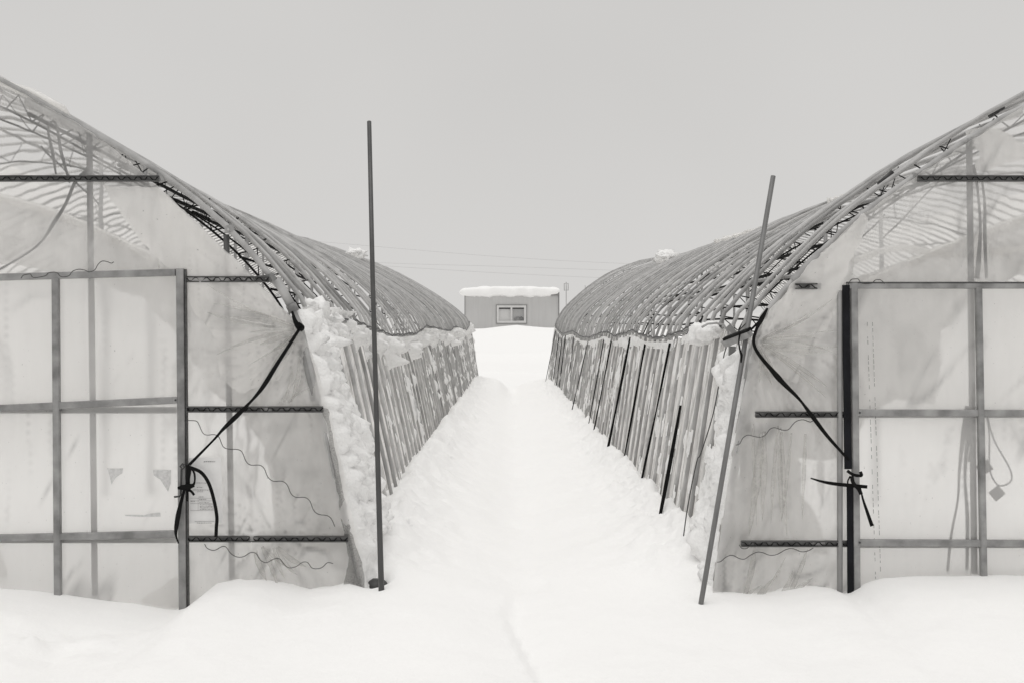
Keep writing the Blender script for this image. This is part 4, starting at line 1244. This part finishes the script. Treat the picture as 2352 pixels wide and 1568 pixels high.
bp('corner_trim', box((bx1 + .01, ZB - .02, (bz0 + bz1) / 2 + .12), (.09, .06, bz1 - bz0 + .2)), M['trim'])
bp('corner_trim', box((bx0 - .01, ZB - .02, (bz0 + bz1) / 2), (.05, .05, bz1 - bz0)), M['trim'])
win = bp('window', box(((wx0 + wx1) / 2, ZB + .30, (wz0 + wz1) / 2), (wx1 - wx0, .02, wz1 - wz0)), M['curtain'])
xm = (wx0 + wx1) / 2
def rect_ring(x0_, x1_, z0_, z1_, t, y, d, m, nm):
    for (a, b, c, e) in ((x0_, x1_, z1_ - t, z1_), (x0_, x1_, z0_, z0_ + t), (x0_, x0_ + t, z0_ + t, z1_ - t), (x1_ - t, x1_, z0_ + t, z1_ - t)):
        bp(nm, box(((a + b) / 2, y, (c + e) / 2), (b - a, d, e - c)), m, par=win)
rect_ring(wx0 - .06, wx1 + .06, wz0 - .06, wz1 + .06, .06, ZB - .02, .06, M['trim'], 'outline_trim')
fw = .15
rect_ring(wx0, wx1, wz0, wz1, fw, ZB - .01, .10, M['winframe'], 'window_frame')
bp('window_frame', box((xm, ZB - .012, (wz0 + wz1) / 2), (.13, .10, wz1 - wz0 - 2 * fw)), M['winframe'], par=win)
bp('pane_shade_strip', box((xm, ZB + .03, wz1 - fw - .05), (wx1 - wx0 - 2 * fw, .05, .10)), M['wire'], par=win)  # dark strip painting the shade line along the tops of the panes
bp('pane', box(((wx0 + fw + xm - .07) / 2, ZB + .07, (wz0 + wz1) / 2 - .05), (xm - .07 - wx0 - fw, .02, wz1 - wz0 - 2 * fw - .1)), M['curtain'], par=win)
gp = bp('pane', box(((wx1 - fw + xm + .07) / 2, ZB + .07, (wz0 + wz1) / 2), (wx1 - fw - xm - .07, .012, wz1 - wz0 - 2 * fw)), M['clearglass'], par=win)
zq = wz0 + fw
for (xq, w_, h_, m_, sd_) in ((xm + .42, .20, .17, 'pole_grey', 3), (xm + .68, .22, .16, 'net', 9)):  # dark lumps added behind the clear right pane
    v_, f_ = lump_mesh((xq, ZB + .19, zq + h_ * .75), 1.0, 400 + sd_, 3, (w_, .07, h_), .3, 1.5)
    bp('pane_dark_lump', (v_, f_), M[m_], True, par=win)
# snow slab on the roof
n1, n2 = 60, 40
v, f = [], []
sx0, sx1 = B(1055, 0)[0], B(1286, 0)[0]
zt = B(0, 657)[2]
for i in range(n1):
    for j in range(n2):
        u, w = i / (n1 - 1), j / (n2 - 1)
        x = sx0 + (sx1 - sx0) * u
        an = 2 * math.pi * w
        cy, cz = math.cos(an), math.sin(an)
        yh = 3.5; hh_ = .38 * (1 - .35 * abs(2 * u - 1) ** 6)
        e = abs(2 * u - 1)
        sc2 = (1 - e ** 16) ** .5 if e < 1 else 0
        yy = ZB + 3.0 + yh * np.sign(cy) * abs(cy) ** .35
        zz = bz1 + .27 + .07 * float(fbm(x * 2.5, 1.7, 0, 90, 3)) * (cz < 0) + hh_ * np.sign(cz) * abs(cz) ** .32 * max(sc2, .02)
        zz += .06 * float(fbm(x * 1.2, yy * .8, 0, 88, 3)) + .12 * (u > .9) * (u - .9) * 10
        v.append((x, yy - .05 * float(fbm(x * 2, zz * 2, 0, 89, 3)), zz))
for i in range(n1 - 1):
    for j in range(n2):
        a = i * n2 + j; b = i * n2 + (j + 1) % n2
        f.append((a, b, b + n2, a + n2))
f.append(tuple(range(n2 - 1, -1, -1))); f.append(tuple(range((n1 - 1) * n2, n1 * n2)))
sl = mesh_obj('snow_slab', v, f, M['snow'])
tag(sl, 'thick snow slab overhanging the roof of the far building', 'snow')

# ------------------------------------------------------------------ mast, small pole, cables
ZM = 150.0
ms = empty('radio_mast', P(1300.5, 755, ZM)); tag(ms, 'slim pale radio mast with antenna head behind the building', 'mast')
def mp_(name, vf):
    o = mesh_obj(name, vf[0], vf[1], M['mast']); o.parent = ms
    o.matrix_parent_inverse = Matrix.Translation(ms.location).inverted()
mp_('mast_pole', tube([P(1300.5, 790, ZM), P(1300.5, 648, ZM)], .07, 6))
for dx in (-4.5, 4.5, 0):
    mp_('antenna', tube([P(1300.5 + dx, 668, ZM - (0.3 if dx == 0 else 0)), P(1300.5 + dx, 651, ZM - (0.3 if dx == 0 else 0))], .06, 5))
for yy in (652, 667):
    mp_('antenna_arm', tube([P(1296, yy, ZM), P(1305, yy, ZM)], .03, 4))
tag(mesh_obj('small_mast', *tube([P(1345, 760, ZM), P(1344, 656, ZM)], .05, 5), M['mast']), 'thin short rod rising above the right greenhouse arch', 'mast')
ZL = 130.0
cl_lab = ['topmost faint overhead cable crossing the sky', 'middle faint overhead cable crossing the sky', 'lowest faint overhead cable just above the far building']
for k, pts in enumerate([[(300, 520), (705, 553), (1176, 592), (1560, 610), (2100, 622)], [(300, 560), (800, 600), (1176, 613), (1500, 624), (2100, 640)], [(300, 575), (830, 608), (1176, 629), (1500, 642), (2100, 655)]]):
    o = mesh_obj('overhead_cable', *tube([P(p[0], p[1], ZL) for p in catmull([(a, b, 0) for a, b in pts], 6)], .016, 4), M['line'])
    tag(o, cl_lab[k], 'cable', 'overhead cables')
